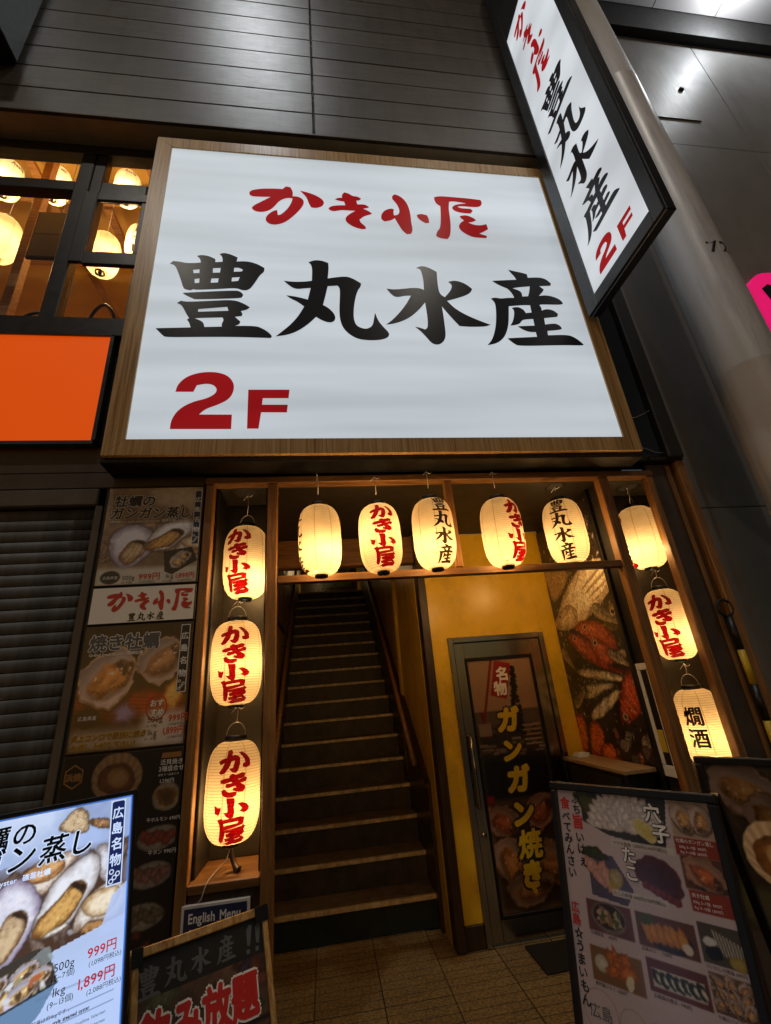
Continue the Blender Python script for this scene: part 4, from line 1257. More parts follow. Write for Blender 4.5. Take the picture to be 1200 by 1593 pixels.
# ================================================================== BLADE SIGN
# faces -x; local x runs towards the street
BM = Matrix(((0, 1, 0, 0), (-1, 0, 0, 0), (0, 0, 1, 0), (0, 0, 0, 1)))   # (x,y,z) -> (y,-x,z)
bl = Thing('blade_sign', 'tall narrow lit sign projecting over the street with vertical characters', 'sign', (2.2, 2.0, 4.1))
bx('box', 2.095, 2.165, 1.555, 2.39, 4.15, 9.2, 'black', bl, b=.006)
bx('face', 2.080, 2.094, 1.645, 2.273, 4.255, 7.86, 'blade_white', bl, b=0)
bx('face', 2.166, 2.178, 1.645, 2.273, 4.255, 7.86, 'blade_white', bl, b=0)
for a, b, c, d in ((1.556, 1.644, 4.152, 9.19), (2.274, 2.389, 4.152, 9.19)):
    bx('frame_stile', 2.070, 2.0945, a, b, c, d, 'black', bl, b=.003)
bx('frame_rail', 2.070, 2.0945, 1.645, 2.273, 4.152, 4.254, 'black', bl, b=.003)
bx('frame_rail', 2.070, 2.0945, 1.645, 2.273, 7.861, 9.19, 'black', bl, b=.003)
for z in (5.0, 7.0):
    bx('bracket', 2.10, 2.16, 2.391, 2.64 if z < 6.2 else 2.418, z, z + .08, 'black', bl)


def blade_char(name, ch, cy, cz, wd, ht, mat):
    vs, fs = fill_polys(SIGN_GLYPHS[ch])
    xs = [a for a, b in vs]
    zs = [b for a, b in vs]
    xc, zc = (min(xs) + max(xs)) / 2, (min(zs) + max(zs)) / 2
    sx, sz = wd / (max(xs) - min(xs)), ht / (max(zs) - min(zs))
    raw(name, [(2.0775, cy - (a - xc) * sx, cz + (b - zc) * sz) for a, b in vs], fs, M[mat], bl)


for ch, zc in zip('豊丸水産', (6.235, 5.785, 5.325, 4.86)):
    blade_char('black_character', ch, 1.972, zc, .42, .42, 'vinyl_black')
for ch, yc, zc, wd, ht in (('か', 2.03, 7.60, .27, .25), ('き', 2.02, 7.30, .2, .25), ('小', 1.97, 7.02, .24, .25), ('屋', 1.995, 6.74, .27, .30)):
    blade_char('red_character', ch, yc, zc, wd, ht, 'vinyl_red')
blade_char('red_numeral', '2', 2.055, 4.43, .205, .215, 'vinyl_red')
blade_char('red_numeral', 'F', 1.818, 4.39, .145, .15, 'vinyl_red')

# ================================================================== TIMBER ENTRANCE FRAME
tf = Thing('entrance_frame', 'brown timber lattice of posts and beams round the lantern entrance', 'entrance frame', (.8, 2.65, 0))
P = 2.64
for nm, a, b, zz in (('post', -.705, -.655, 0), ('post', -.330, -.270, 0), ('post', 1.945, 2.018, 0), ('post', 2.325, 2.372, 0)):
    bx(nm, a, b, P - .005, P + .06, zz, 2.905, 'timber', tf, b=.004)
bx('short_post', .822, .872, P, P + .05, 2.305, 2.903, 'timber', tf, b=.004)
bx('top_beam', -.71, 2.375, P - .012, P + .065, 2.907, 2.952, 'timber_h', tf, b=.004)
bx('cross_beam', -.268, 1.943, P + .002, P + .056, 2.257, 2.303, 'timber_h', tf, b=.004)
# niche on the left for three lanterns
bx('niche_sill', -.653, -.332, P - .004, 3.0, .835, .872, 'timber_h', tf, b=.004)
bx('niche_back', -.653, -.332, 2.98, 3.02, .874, 2.905, 'niche', tf)
bx('niche_side', -.653, -.637, P + .062, 2.978, .874, 2.905, 'niche', tf)
bx('niche_side', -.348, -.332, P + .062, 2.978, .874, 2.905, 'niche', tf)
bx('lower_panel', -.653, -.332, P + .01, P + .04, 0, .833, 'timber_dark', tf)
# niche on the right for three lanterns
bx('niche_back', 2.02, 2.63, 2.98, 3.02, 0, 2.905, 'niche', tf)
bx('pier_panel', 2.374, 2.575, P + .03, P + .08, 0, 3.02, 'pier', tf, b=.004)
bx('corner_strip', 2.578, 2.640, P - .03, P + .09, 0, 3.02, 'timber', tf, b=.006)
bx('corner_return', 2.60, 2.638, P + .092, 3.02, 0, 3.02, 'pier', tf)
bx('pier_strip', 2.515, 2.548, P + .012, P + .029, 0, 3.0, 'timber', tf, b=.003)
bx('pier_cap', 2.376, 2.64, P - .035, P + .1, 3.0225, 3.05, 'blackmatt', tf)

# entrance lobby behind the frame: ceiling, walls, door wall
bx('lobby_ceiling', -1.3, 2.65, P + .067, 3.76, 2.908, 2.95, 'ceil_dark', bd)
bx('lobby_left_wall', -.62, -.522, 3.022, 3.76, 0, 2.905, 'yellow2', bd, b=0)
DW = 3.757
_ol = [(.868, .135), (1.003, .135), (1.003, 2.0), (1.842, 2.0), (1.842, 0), (2.10, 0), (2.10, 2.905), (.868, 2.905)]
_v, _f = fill_polys([_ol])
_n, _m = len(_v), len(_ol)
raw('door_wall', [(a, DW, b) for a, b in _v] + [(a, DW + .1, b) for a, b in _v] + [(a, DW, b) for a, b in _ol] + [(a, DW + .1, b) for a, b in _ol],
    [list(q) for q in _f] + [[i + _n for i in q] for q in _f] + [[2 * _n + i, 2 * _n + (i + 1) % _m, 2 * _n + _m + (i + 1) % _m, 2 * _n + _m + i] for i in range(_m)], M['yellow'], bd)
bx('skirting', .868, 1.003, DW - .012, DW + .09, 0, .133, 'timber_dark', bd)
bx('corner_post', .800, .866, DW - .03, DW + .11, 0, 2.905, 'timber_dark', bd, b=.005)
bx('stair_header', -.52, .798, DW, DW + .09, 2.66, 2.905, 'timber_h', bd, b=.004)
bx('side_wall', 1.985, 2.018, P + .067, DW - .002, 0, 2.905, 'ceil_dark', bd)

# -------- staircase
stc = Thing('staircase', 'steep dark staircase with brass nosings rising to the second floor', 'staircase', (.14, 4.13, 0))
N = 18
for i in range(N):
    y0 = 4.13 + .28 * i
    z1 = .2 * (i + 1)
    st = bx('step', -.515, .795, y0 + .012, y0 + .32, z1 - .2 + (.001 if i else 0), z1 - .004, 'teal' if i == 0 else 'riser', stc, b=.002)
    bx('tread', -.515, .795, y0 + .034, y0 + .31, z1 - .0035, z1 + .001, 'tread', sub(st), b=0)
    bx('nosing', -.515, .795, y0 - .004, y0 + .033, z1 - .026, z1 + .003, 'nosing', sub(st), b=.004)
YT = 4.13 + .28 * N
bx('landing', -.515, .795, YT + .04, YT + 1.3, 3.4, 3.6, 'riser', stc)


def sloped(name, x0, x1, ya, za, yb, zb, h, mat, par):
    v = []
    for x in (x0, x1):
        v += [(x, ya, za), (x, yb, zb), (x, yb, zb + h), (x, ya, za + h)]
    return raw(name, v, [[3, 2, 1, 0], [4, 5, 6, 7], [0, 1, 5, 4], [1, 2, 6, 5], [2, 3, 7, 6], [3, 0, 4, 7]], M[mat], par)


sl_ = .2 / .28
sloped('stringer', .770, .797, 4.05, -.05, YT, (YT - 4.05) * sl_ - .05, .95, 'timber_y', stc)
sloped('stringer_cap', .752, .797, 4.05, .902, YT, (YT - 4.05) * sl_ + .902, .03, 'timber_y', stc)
sloped('stringer', -.518, -.492, 4.05, -.05, YT, (YT - 4.05) * sl_ - .05, .80, 'timber_y', stc)
sloped('stringer_cap', -.518, -.478, 4.05, .752, YT, (YT - 4.05) * sl_ + .752, .03, 'timber_y', stc)
for s_, xr, y0, z0 in ((1, .705, 4.17, 1.05), (-1, -.43, 4.03, 1.03)):
    rail = tube('handrail', [(xr, y0, z0), (xr, y0 + 1.5, z0 + 1.5 * .80), (xr, y0 + 4.2, z0 + 4.2 * .80)], .021, 'timber', stc, 10)
    for q in (.3, 1.6, 2.9):
        tube('rail_bracket', [(xr, y0 + q, z0 + q * .8 - .02), (xr, y0 + q, z0 + q * .8 - .07), (.79 if s_ > 0 else -.51, y0 + q, z0 + q * .8 - .07)], .006, 'steel_dark', sub(rail), 6)
bx('stair_wall', .797, .80 + .06, DW + .112, YT + 1.5, 0, 5.9, 'yellow2', bd, b=0)
bx('stair_wall', -.60, -.52, DW + .002, YT + 1.5, 0, 5.9, 'yellow2', bd, b=0)
v, f = lathe_geo([(.065, .9), (.065, 4.6)], 48, (.830, 5.02))
raw('wall_bead', v, f, M['yellow_gloss'], bd, True)
bx('stair_end_wall', -.52, .797, YT + 1.32, YT + 1.42, 3.3, 5.9, 'timber_dark', bd, b=0)
sloped('stair_ceiling', -.52, .797, DW + .092, 2.92, YT + .2, 5.70, .1, 'ceil_dark', bd)
bx('stair_ceiling_flat', -.52, .797, YT + .2, YT + 1.4, 5.70, 5.8, 'ceil_dark', bd)

# floor lamp on the upper landing; its streak shows in the glossy stair wall
ll = Thing('landing_lamp', 'floor lamp on the upper landing, seen only as a streak in the stair wall', 'lamp', (-.10, 9.9, 3.6))
v, f = lathe_geo([(.02, 4.40), (.08, 4.39), (.095, 4.34), (.095, 4.14), (.08, 4.10), (.02, 4.095)], 20, (-.10, 9.9))
raw('shade', v, f, flat('warm_lamp_shade', (1.0, .68, .30), .3, emit=4.0), ll, True)
v, f = lathe_geo([(.10, 3.601), (.10, 3.62), (.012, 3.63), (.012, 4.094)], 20, (-.10, 9.9))
raw('foot', v, f, M['black'], ll, True)

# picture in a frame on the left stair wall, and the dark picture at the head of the stairs
pf = Thing('framed_picture', 'dark framed picture hanging on the left wall of the stairs', 'picture', (-.515, 5.5, 2.4))
bx('frame', -.519, -.500, 5.03, 5.98, 2.42, 3.22, 'timber_dark', pf, b=.006)
cv = Print(.85, .70, 90, (.55, .42, .24))
cv.a *= (.6 + .6 * cv.noise(.12, 3))[..., None]
for k in range(9):
    cv.line(.08 + .085 * k, .1, .06 + .085 * k, .58, .02, (.13, .08, .04), .75)
PM = Matrix(((0, -1, 0, 0), (1, 0, 0, 0), (0, 0, 1, 0), (0, 0, 0, 1)))   # sheet facing +x : (x,y,z)->(-y,x,z)
sheet(pf, 'print', cv, 5.08, 3.17, .498, 'print_dull', PM)
ph = Thing('landing_picture', 'dim green picture on the wall at the top of the stairs', 'picture', (.35, YT + 1.3, 4.1))
bx('frame', -.05, .68, YT + 1.296, YT + 1.318, 4.02, 4.75, 'timber_dark', ph, b=.006)
cv = Print(.65, .65, 70, (.22, .26, .16))
cv.a *= (.5 + .9 * cv.noise(.1, 5))[..., None]
for k in range(6):
    cv.line(.1 + .1 * k, .05, .05 + .1 * k + .06 * (k % 2), .6, .008, (.6, .5, .3), .6)
sheet(ph, 'print', cv, -.01, 4.71, YT + 1.294, 'print_dull')

# -------- door
dr = Thing('entrance_door', 'steel framed glass door with a vertical yellow lettered poster', 'door', (1.42, DW, 0))
bx('jamb', 1.005, 1.047, DW - .02, DW + .08, 0, 1.998, 'steel', dr)
bx('jamb', 1.798, 1.840, DW - .02, DW + .08, 0, 1.998, 'steel', dr)
bx('head', 1.049, 1.796, DW - .02, DW + .08, 1.955, 1.998, 'steel', dr)
lf = bx('leaf_stile', 1.051, 1.128, DW + .0, DW + .04, .012, 1.95, 'steel', dr)
bx('leaf_stile', 1.706, 1.794, DW + .0, DW + .04, .012, 1.95, 'steel', dr)
bx('leaf_rail', 1.130, 1.704, DW + .0, DW + .04, 1.826, 1.95, 'steel', dr)
bx('leaf_rail', 1.130, 1.704, DW + .0, DW + .04, .012, .135, 'steel', dr)
for a, b, c, d in ((1.131, 1.147, .136, 1.825), (1.687, 1.703, .136, 1.825), (1.148, 1.686, 1.806, 1.825), (1.148, 1.686, .136, .156)):
    bx('glazing_bead', a, b, DW - .006, DW + .036, c, d, 'black', dr, b=.002)
bx('backing_pane', 1.149, 1.685, DW + .016, DW + .022, .157, 1.805, 'black', dr, b=0)
hd = tube('handle', [(1.075, DW - .002, 1.27), (1.075, DW - .05, 1.26), (1.075, DW - .055, 1.03), (1.075, DW - .05, .80), (1.075, DW - .002, .79)], .012, 'steel', dr, 10)
v, f = lathe_geo([(.018, 0), (.018, .01), (.012, .014)], 16)
raw('lock', [(1.09 + a, DW - c, .62 + b) for a, b, c in v], f, M['steel'], dr, True)
mt = bx('door_mat', 1.24, 1.80, 3.36, 3.68, .002, .016, 'mat', None, b=.006)
tag(mt, 'dark rectangular mat on the paving in front of the steel door', 'door mat')

# ================================================================== PRINTS ON THE DOOR AND THE WALLS
# poster behind the door glass
dp = Thing('door_poster', 'tall poster of boats, a red flag and oysters on the door', 'poster', (1.417, DW + .01, .16))
cv = Print(.536, 1.648, 190, (.60, .47, .36))
cv.a *= (.9 + .2 * cv.noise(.3, 2))[..., None]
cv.rect(0, .385, .54, .52, (.34, .28, .23), .01)
cv.rect(0, .50, .54, .74, (.17, .13, .10), .05)
for k in range(46):
    x_, y_ = RNG.random() * .53, .49 + RNG.random() * .2
    c_ = RNG.random() * .45 + .12
    cv.rect(x_, y_, x_ + .03 + RNG.random() * .07, y_ + .008 + RNG.random() * .014, (c_, c_ * .85, c_ * .75))
for k in range(5):
    cv.rect(.36 + k * .006, .50 + k * .033, .52, .512 + k * .033, (.62, .50, .42))
cv.line(.205, -.01, .045, .55, .020, (.45, .05, .04))
cv.line(.06, .40, .09, .56, .03, (.40, .06, .05))
cv.rect(.02, .47, .12, .56, (.5, .42, .36), .004)
for k in range(60):
    t_ = k / 60
    wd = .006 + .042 * t_
    cv.blob(.372 - .03 * t_ + (RNG.random() - .5) * wd * 2.2, .07 + .50 * t_, .018, .014, 0, (.035, .03, .03), None, .2, k)
cv.poly([(.231, .005), (.365, .038), (.285, .306), (.155, .271)], (.56, .055, .05))
cv.rect(0, .715, .54, 1.0, (.03, .025, .022), .06)
cv.rect(0, 1.0, .54, 1.65, (.20, .14, .10), .08)
cv.oyster(.10, 1.12, .13, .10, .5, 3, (.75, .6, .5), meat=(.75, .5, .36))
cv.oyster(.40, 1.08, .14, .10, -.6, 4, (.75, .58, .48), meat=(.72, .5, .38))
cv.oyster(.11, 1.36, .15, .12, 1.1, 5, (.8, .66, .54))
cv.oyster(.43, 1.40, .15, .13, .2, 6, (.72, .58, .48))
cv.oyster(.24, 1.53, .17, .10, -.2, 7, (.7, .58, .46))
cv.blob(.02, .98, .05, .03, 0, (.55, .08, .05), (.3, .04, .03), .1, 8)
cv.grain(.04)
sheet(dp, 'print', cv, 1.1495, 1.8045, DW + .012, 'print')
for ch, zc, xc, sz in (('ガ', 1.355, 1.41, .185), ('ン', 1.14, 1.405, .165), ('ガ', .945, 1.415, .185), ('ン', .725, 1.41, .175), ('焼', .535, 1.42, .18), ('き', .36, 1.40, .165)):
    letter(dp, 'outline', ch, xc - sz * .5, zc - sz * .40, sz, 'p_black', DW + .0112, bold=.15, shear=.12)
    letter(dp, 'yellow_character', ch, xc - sz * .5, zc - sz * .40, sz, 'p_yellow', DW + .0098, bold=.035 if ch == '焼' else .070, shear=.12)
shape(dp, 'yellow_stroke', [[(1.38, .285), (1.40, .295), (1.425, .262), (1.42, .24), (1.40, .245)]], 'p_yellow', DW + .0098)
for ch, xc, zc in (('名', 1.425, 1.70), ('物', 1.395, 1.59)):
    letter(dp, 'flag_character', ch, xc - .055, zc - .05, .11, 'p_white', DW + .0105, bold=.04)

# fish poster on the side wall of the lobby
fp = Thing('fish_poster', 'tall poster of whole fish and shrimps beside the steel door', 'poster', (1.98, 3.3, 1.05))
bx('backing', 1.9755, 1.983, 2.875, 3.748, 1.0, 2.87, 'black', fp, b=0)
cv = Print(.87, 1.84, 180, (.12, .10, .095))
nn = cv.noise(.05, 11)
cv.a *= (.5 + 1.5 * nn)[..., None]
for k in range(240):
    x_, y_ = RNG.random() * .87, .12 + RNG.random() * 1.55
    if x_ > .35 and y_ > 1.5:
        continue
    c_ = .22 + RNG.random() * .38
    a_ = RNG.random() * 3
    cv.blob(x_, y_, .032, .019, a_, (c_ * .5, c_ * .45, c_ * .5), (.03, .03, .035), .15, k, .012)
    cv.blob(x_ - .004, y_ - .005, .022, .009, a_, (c_ * 1.3, c_ * 1.2, c_ * 1.2), (c_ * .4, c_ * .36, c_ * .4), .2, k + 500, .008)
FS = FISH_SHAPES
cv.organic(FS['sand'], (.66, .55, .38), (.50, .40, .27), 1, .012, .03, contrast=1.0)
cv.organic(FS['big'], (.98, .91, .78), (.60, .50, .38), 2, .06, .07, streak=-.55, contrast=.6, edge=.7)
cv.organic(FS['bighead'], (.88, .79, .64), (.62, .52, .40), 3, .04, .05, contrast=.5, edge=.35)
for q in ('f1', 'f2', 'f3', 'f4'):
    cv.organic(FS[q], (.62, .52, .40), (.76, .66, .52), 4, .01, .006, edge=.1)
cv.organic(FS['yel'], (.66, .58, .34), (.30, .27, .18), 5, .03, .03, contrast=.9)
cv.organic(FS['redB'], (.78, .38, .24), (.46, .14, .08), 6, .045, .05, contrast=1.1, rough=.015)
cv.organic(FS['sil0'], (.66, .60, .48), (.28, .25, .2), 7, .02, .02, contrast=.9)
cv.organic(FS['redA'], (.76, .34, .20), (.42, .11, .06), 8, .05, .05, contrast=1.1, rough=.015)
cv.organic(FS['redC'], (.84, .46, .32), (.50, .16, .10), 9, .04, .04, contrast=1.0, rough=.015)
for k, q in enumerate(('sil1', 'sil2', 'sil3')):
    cv.organic(FS[q], (.90, .82, .66), (.20, .18, .15), 12 + k, .05, .02, streak=(.05, -.1, -.75)[k], contrast=.75, edge=.7)
cv.organic(FS['redD'], (.78, .34, .20), (.42, .10, .05), 16, .035, .04, streak=1.2, contrast=.9, rough=.012)
for k, q in enumerate(('sh1', 'sh2', 'sh3')):
    cv.organic(FS[q], (.90, .44, .20), (.48, .13, .05), 18 + k, .03, .03, streak=.5, contrast=1.1, rough=.02)
for k in range(60):
    cv.blob(.45 + RNG.random() * .4, 1.52 + RNG.random() * .28, .022, .007, RNG.random() * 3, ((.07, .09, .06), (.16, .13, .13), (.03, .03, .04))[k % 3], None, .1, 60 + k)
for k in range(9):
    x_, y_ = .30 + RNG.random() * .35, 1.12 + RNG.random() * .1
cv.fish(.66, 1.10, .88, 1.22, .045, (.30, .28, .25), (.80, .72, .58), 31, .08)
cv.fish(.60, .78, .90, .95, .06, (.32, .30, .26), (.76, .68, .52), 32, .07)
cv.fish(.02, 1.46, .26, 1.33, .05, (.28, .25, .22), (.78, .70, .55), 33, .07)
cv.fish(.02, 1.02, .16, 1.20, .05, (.34, .30, .27), (.70, .62, .50), 34, .08)
for k in range(12):
    x_, y_ = .40 + RNG.random() * .42, 1.60 + RNG.random() * .15
    q_ = RNG.random() * .05
    cv.organic([(x_, y_), (x_ + .03 + q_, y_ - .03 + q_), (x_ + .05 + q_, y_ + .01), (x_ + .045, y_ + .05 + q_), (x_ + .015 - q_, y_ + .06)], ((.62, .34, .22), (.50, .46, .38), (.34, .30, .28))[k % 3], (.16, .09, .06), 200 + k, .012, .01, contrast=1.2, rough=.01)
for k, (x_, y_) in enumerate(FS['eyes']):
    r_ = (.022, .032, .026, .026, .028, .028)[k]
    if k:
        cv.blob(x_, y_, r_, r_ * .8, 0, (.88, .80, .70), (.75, .60, .48), .02, k)
    cv.blob(x_, y_, r_ * .62, r_ * .5, 0, (.05, .04, .04), None, .02, k)
cv.a *= (.62 + .76 * cv.noise(.010, 77, 2))[..., None]
for k in range(150):                       # wet highlights
    x_, y_ = RNG.random() * .87, RNG.random() * 1.8
    cv.blob(x_, y_, .004 + RNG.random() * .010, .0025, RNG.random() * 3, (.92, .88, .80), None, .2, k)
cv.grain(.06)
sheet(fp, 'print', cv, -3.747, 2.865, 1.9735, 'print', BM)
# black trim and the white notice frame at the street end of that wall
tr = Thing('black_trim_post', 'slim black post at the street edge of the fish poster', 'post', (1.97, 2.86, 0))
bx('trim', 1.955, 1.984, 2.835, 2.872, 0, 2.90, 'black', tr)
wf = Thing('notice_frame', 'white framed notice with a dark centre behind the right timber post', 'notice', (1.975, 2.76, 1.0))
for a, b, c, d in ((2.712, 2.832, 1.62, 1.66), (2.712, 2.832, 1.03, 1.09), (2.800, 2.832, 1.092, 1.618), (2.712, 2.738, 1.092, 1.618)):
    bx('frame_rail', 1.968, 1.983, a, b, c, d, 'white', wf)
bx('panel', 1.972, 1.983, 2.739, 2.799, 1.092, 1.618, 'black', wf, b=0)
bx('yellow_tape', 1.968, 1.971, 2.745, 2.795, 1.16, 1.28, 'yellow_band', wf, b=0)

# black serving stand with a pale wooden edge under the fish poster
sv = Thing('serving_stand', 'black stand with a pale wooden top edge below the fish poster', 'stand', (1.86, 3.2, 0))
bx('cabinet', 1.76, 1.95, 2.90, 3.62, 0, 1.045, 'black', sv, b=.006)
bx('top', 1.742, 1.953, 2.875, 3.64, 1.047, 1.072, 'tray_wood', sv, b=.004)
bx('drawer', 1.752, 1.759, 2.95, 3.57, .80, 1.02, 'blackmatt', sv)
nap = Thing('paper_stack', 'small stack of white paper slips on the serving stand', 'paper', (1.85, 3.55, 1.073))
for k in range(4):
    bx('slip', 1.80 + .004 * k, 1.88 + .003 * k, 3.50, 3.60 - .004 * k, 1.0735 + k * .006, 1.079 + k * .006, 'white', nap, b=0)

# ---- helper for the wall posters
PY = 2.632


def wall_poster(name, label, x0, x1, z0, z1, trim='black'):
    t = Thing(name, label, 'poster', ((x0 + x1) / 2, PY, z0))
    bx('board', x0, x1, PY, PY + .026, z0, z1, trim, t, b=.002)
    return t


def navy_strip(par, x0, x1, z0, z1, y, bk, wh, s, Mx=None):
    shape(par, 'strip', [[(x0, z0), (x1, z0), (x1, z1), (x0, z1)]], wh, y, Mx)
    e = (x1 - x0) * .08
    shape(par, 'strip_field', [[(x0 + e, z0 + e), (x1 - e, z0 + e), (x1 - e, z1 - e * 2), (x1 - e * 2.4, z1 - e), (x0 + e * 2.4, z1 - e), (x0 + e, z1 - e * 2)]], bk, y - .0006, Mx)
    n = len('広島名物')
    for k, ch in enumerate('広島名物'):
        letter(par, 'strip_character', ch, (x0 + x1) / 2 - s / 2, z1 - (z1 - z0) * (.07 + .185 * (k + .8)), s, wh, y - .0012, bold=.02, Mx=Mx)
    for k in range(4):
        cxx = x0 + (x1 - x0) * (.3 + .2 * (k % 3))
        czz = z0 + (z1 - z0) * (.05 + .035 * k)
        rr = (x1 - x0) * .16
        ring = [[(cxx + rr * math.cos(a * .5236), czz + rr * math.sin(a * .5236)) for a in range(12)], [(cxx + rr * .6 * math.cos(a * .5236), czz + rr * .6 * math.sin(a * .5236)) for a in range(12)]]
        shape(par, 'wave_mark', ring, wh, y - .0012 - .0002 * k, Mx)


def halo(par, name, s, x, z, size, y, core, back, b0=.02, b1=.07, **kw):
    letter(par, name + '_halo', s, x, z, size, back, y, bold=b1, **kw)
    letter(par, name, s, x, z, size, core, y - .0012, bold=b0, **kw)


def steamed_oysters(cv, f, tone=1., parts='LABC'):
    """open oysters steamed in their shells, laid out by the outlines above; f moves and scales them"""
    O = {k: [f(q) for q in v] for k, v in OYSTER_SHAPES.items()}
    sc = abs(f((1, 0))[0] - f((0, 0))[0])
    d = .014 * sc
    kw = dict(tone=tone)
    if parts == 'LABC':
        cv.organic(O['steam'], (.80, .86, .98), (.66, .74, .90), 60, .05, .05, contrast=.6, edge=0., **kw)
        cv.organic(O['lumpA'], (.84, .74, .60), (.46, .36, .26), 61, .010, .012, contrast=1.3, rough=.02, **kw)
        cv.organic(O['lumpB'], (.74, .56, .40), (.36, .26, .18), 62, .010, .01, contrast=1.2, rough=.01, **kw)
        cv.organic(O['shellR'], (.88, .90, .96), (.55, .50, .50), 63, .02, .015, contrast=.8, rough=.01, **kw)
    if 'A' in parts:
        cv.organic(O['shellA'], (.92, .88, .84), (.52, .40, .32), 64, .016, d, contrast=.7, rough=.006, **kw)
        cv.organic(O['fleshA'], (.88, .70, .48), (.52, .34, .20), 65, .018, d, streak=-.4, contrast=.7, **kw)
    if 'L' in parts:
        cv.organic(O['shellL'], (.90, .91, .98), (.52, .46, .56), 66, .03, d * 1.3, contrast=.45, edge=.9, rough=.006, **kw)
        cv.organic(O['fleshL'], (.84, .74, .60), (.46, .33, .22), 67, .02, d, streak=-1.0, contrast=.8, **kw)
        cv.organic(O['darkL'], (.20, .14, .12), (.32, .23, .18), 68, .006, .004, rough=.006, **kw)
    if 'B' in parts:
        cv.organic(O['shellB'], (.93, .94, .98), (.58, .54, .54), 69, .03, d * 1.2, contrast=.5, edge=.9, rough=.008, **kw)
        cv.organic(O['fleshB'], (.86, .68, .40), (.48, .32, .16), 70, .016, d, streak=-.75, contrast=.85, edge=.8, **kw)
        cv.organic(O['darkB'], (.16, .11, .09), (.30, .22, .16), 71, .006, .004, rough=.007, **kw)
        cv.organic(O['rimB'], (.95, .94, .93), (.62, .56, .50), 72, .01, .004, **kw)
    if 'C' in parts:
        cv.organic(O['baseC'], (.72, .54, .34), (.34, .23, .15), 73, .010, .008, contrast=1.4, rough=.012, **kw)
        cv.organic(O['shellC'], (.92, .90, .88), (.55, .46, .40), 74, .018, d, contrast=.7, edge=.8, rough=.008, **kw)
        cv.organic(O['fleshC'], (.95, .90, .80), (.66, .52, .36), 75, .022, d, contrast=.8, edge=.8, rough=.004, **kw)
        cv.organic(O['pebble'], (.90, .91, .95), (.6, .58, .6), 76, .01, .006, **kw)


# ---- poster 1: steamed oysters
p1 = wall_poster('steamed_oyster_poster', 'upper wall poster of steamed oysters with black lettering and prices', -1.264, -.712, 2.286, 2.893)
cv = Print(.536, .595, 230, (.60, .50, .40))
cv.a *= (.62 + .75 * cv.noise(.08, 21))[..., None]
cv.blob(.40, .06, .20, .10, .2, (.82, .78, .72), (.60, .52, .42), .12, 3, .03, .05)
for k in range(26):
    cv.blob(RNG.random() * .5, .12 + RNG.random() * .36, .04, .02, RNG.random() * 3, (.62, .52, .42), (.28, .21, .16), .2, k)
steamed_oysters(cv, lambda p: ((p[0] - .285) * 2.1 + .16, (p[1] - .235) * 1.45 + .365), 1.0, 'L')
steamed_oysters(cv, lambda p: ((p[0] - .42) * 1.75 + .375, (p[1] - .21) * 1.25 + .30), 1.0, 'BC')
cv.rect(0, .50, .54, .60, (.80, .78, .75), .03)
cv.poly([(.345, .41), (.50, .385), (.535, .47), (.40, .55), (.36, .53)], (.16, .13, .11))
cv.oyster(.45, .445, .05, .035, -.5, 24, (.95, .95, .92))
cv.oyster(.425, .475, .045, .035, .4, 25, (.95, .95, .92))
cv.blob(.075, .552, .052, .038, 0, (.17, .17, .18), None, .01, 3)
cv.grain(.03)
sheet(p1, 'print', cv, -1.256, 2.887, PY - .001, 'print')
halo(p1, 'title', '牡蠣の', -1.222, 2.772, .078, PY - .002, 'p_black', 'p_white', .028, .075, shear=.1)
halo(p1, 'title', 'ガンガン蒸し', -1.235, 2.692, .078, PY - .002, 'p_black', 'p_white', .028, .075, shear=.1)
letter(p1, 'subtitle', 'Hiroshima style steamed oyster 礁蒸牡蠣', -1.225, 2.664, .020, 'p_white', PY - .002, bold=.02)
navy_strip(p1, -.763, -.722, 2.515, 2.865, PY - .002, 'p_navy', 'p_white', .036)
letter(p1, 'weight', '500g', -1.118, 2.318, .034, 'p_black', PY - .002)
letter(p1, 'price', '999円', -1.032, 2.316, .046, 'p_red', PY - .002, bold=.015)
letter(p1, 'weight', '1kg', -.89, 2.318, .034, 'p_black', PY - .002)
letter(p1, 'price', '1,899円', -.838, 2.316, .040, 'p_red', PY - .002, bold=.015, sx=.86)
letter(p1, 'small_print', '(5~7個)', -1.118, 2.297, .017, 'p_grey', PY - .002)
letter(p1, 'small_print', '(1,098円税込)', -1.032, 2.297, .016, 'p_grey', PY - .002)
letter(p1, 'small_print', '(9~13個)', -.90, 2.297, .014, 'p_grey', PY - .002)
letter(p1, 'small_print', '(2,088円税込)', -.82, 2.297, .014, 'p_grey', PY - .002)
letter(p1, 'badge_text', '広島県産', -1.220, 2.326, .020, 'p_white', PY - .002)

# ---- poster 2: name strip
p2 = wall_poster('name_strip', 'white strip with red brush name between the two oyster posters', -1.264, -.712, 2.076, 2.280)
cv = Print(.536, .194, 120, (.95, .94, .93))
cv.grain(.02)
sheet(p2, 'print', cv, -1.256, 2.275, PY - .001, 'print')
vs_, fs_ = [], []
for ch in 'かき小屋':
    v, f = fill_polys(SIGN_GLYPHS[ch])
    sx_, sz_ = .45 / 1.956, .125 / .534
    raw('red_character', [(-1.180 + (a + .498) * sx_, PY - .002, 2.130 + (b - 4.995) * sz_) for a, b in v], f, M['p_red'], p2)
letter(p2, 'black_name', '豊丸水産', -1.062, 2.090, .046, 'p_black', PY - .002, src=SIGN_GLYPHS, gap=.06)

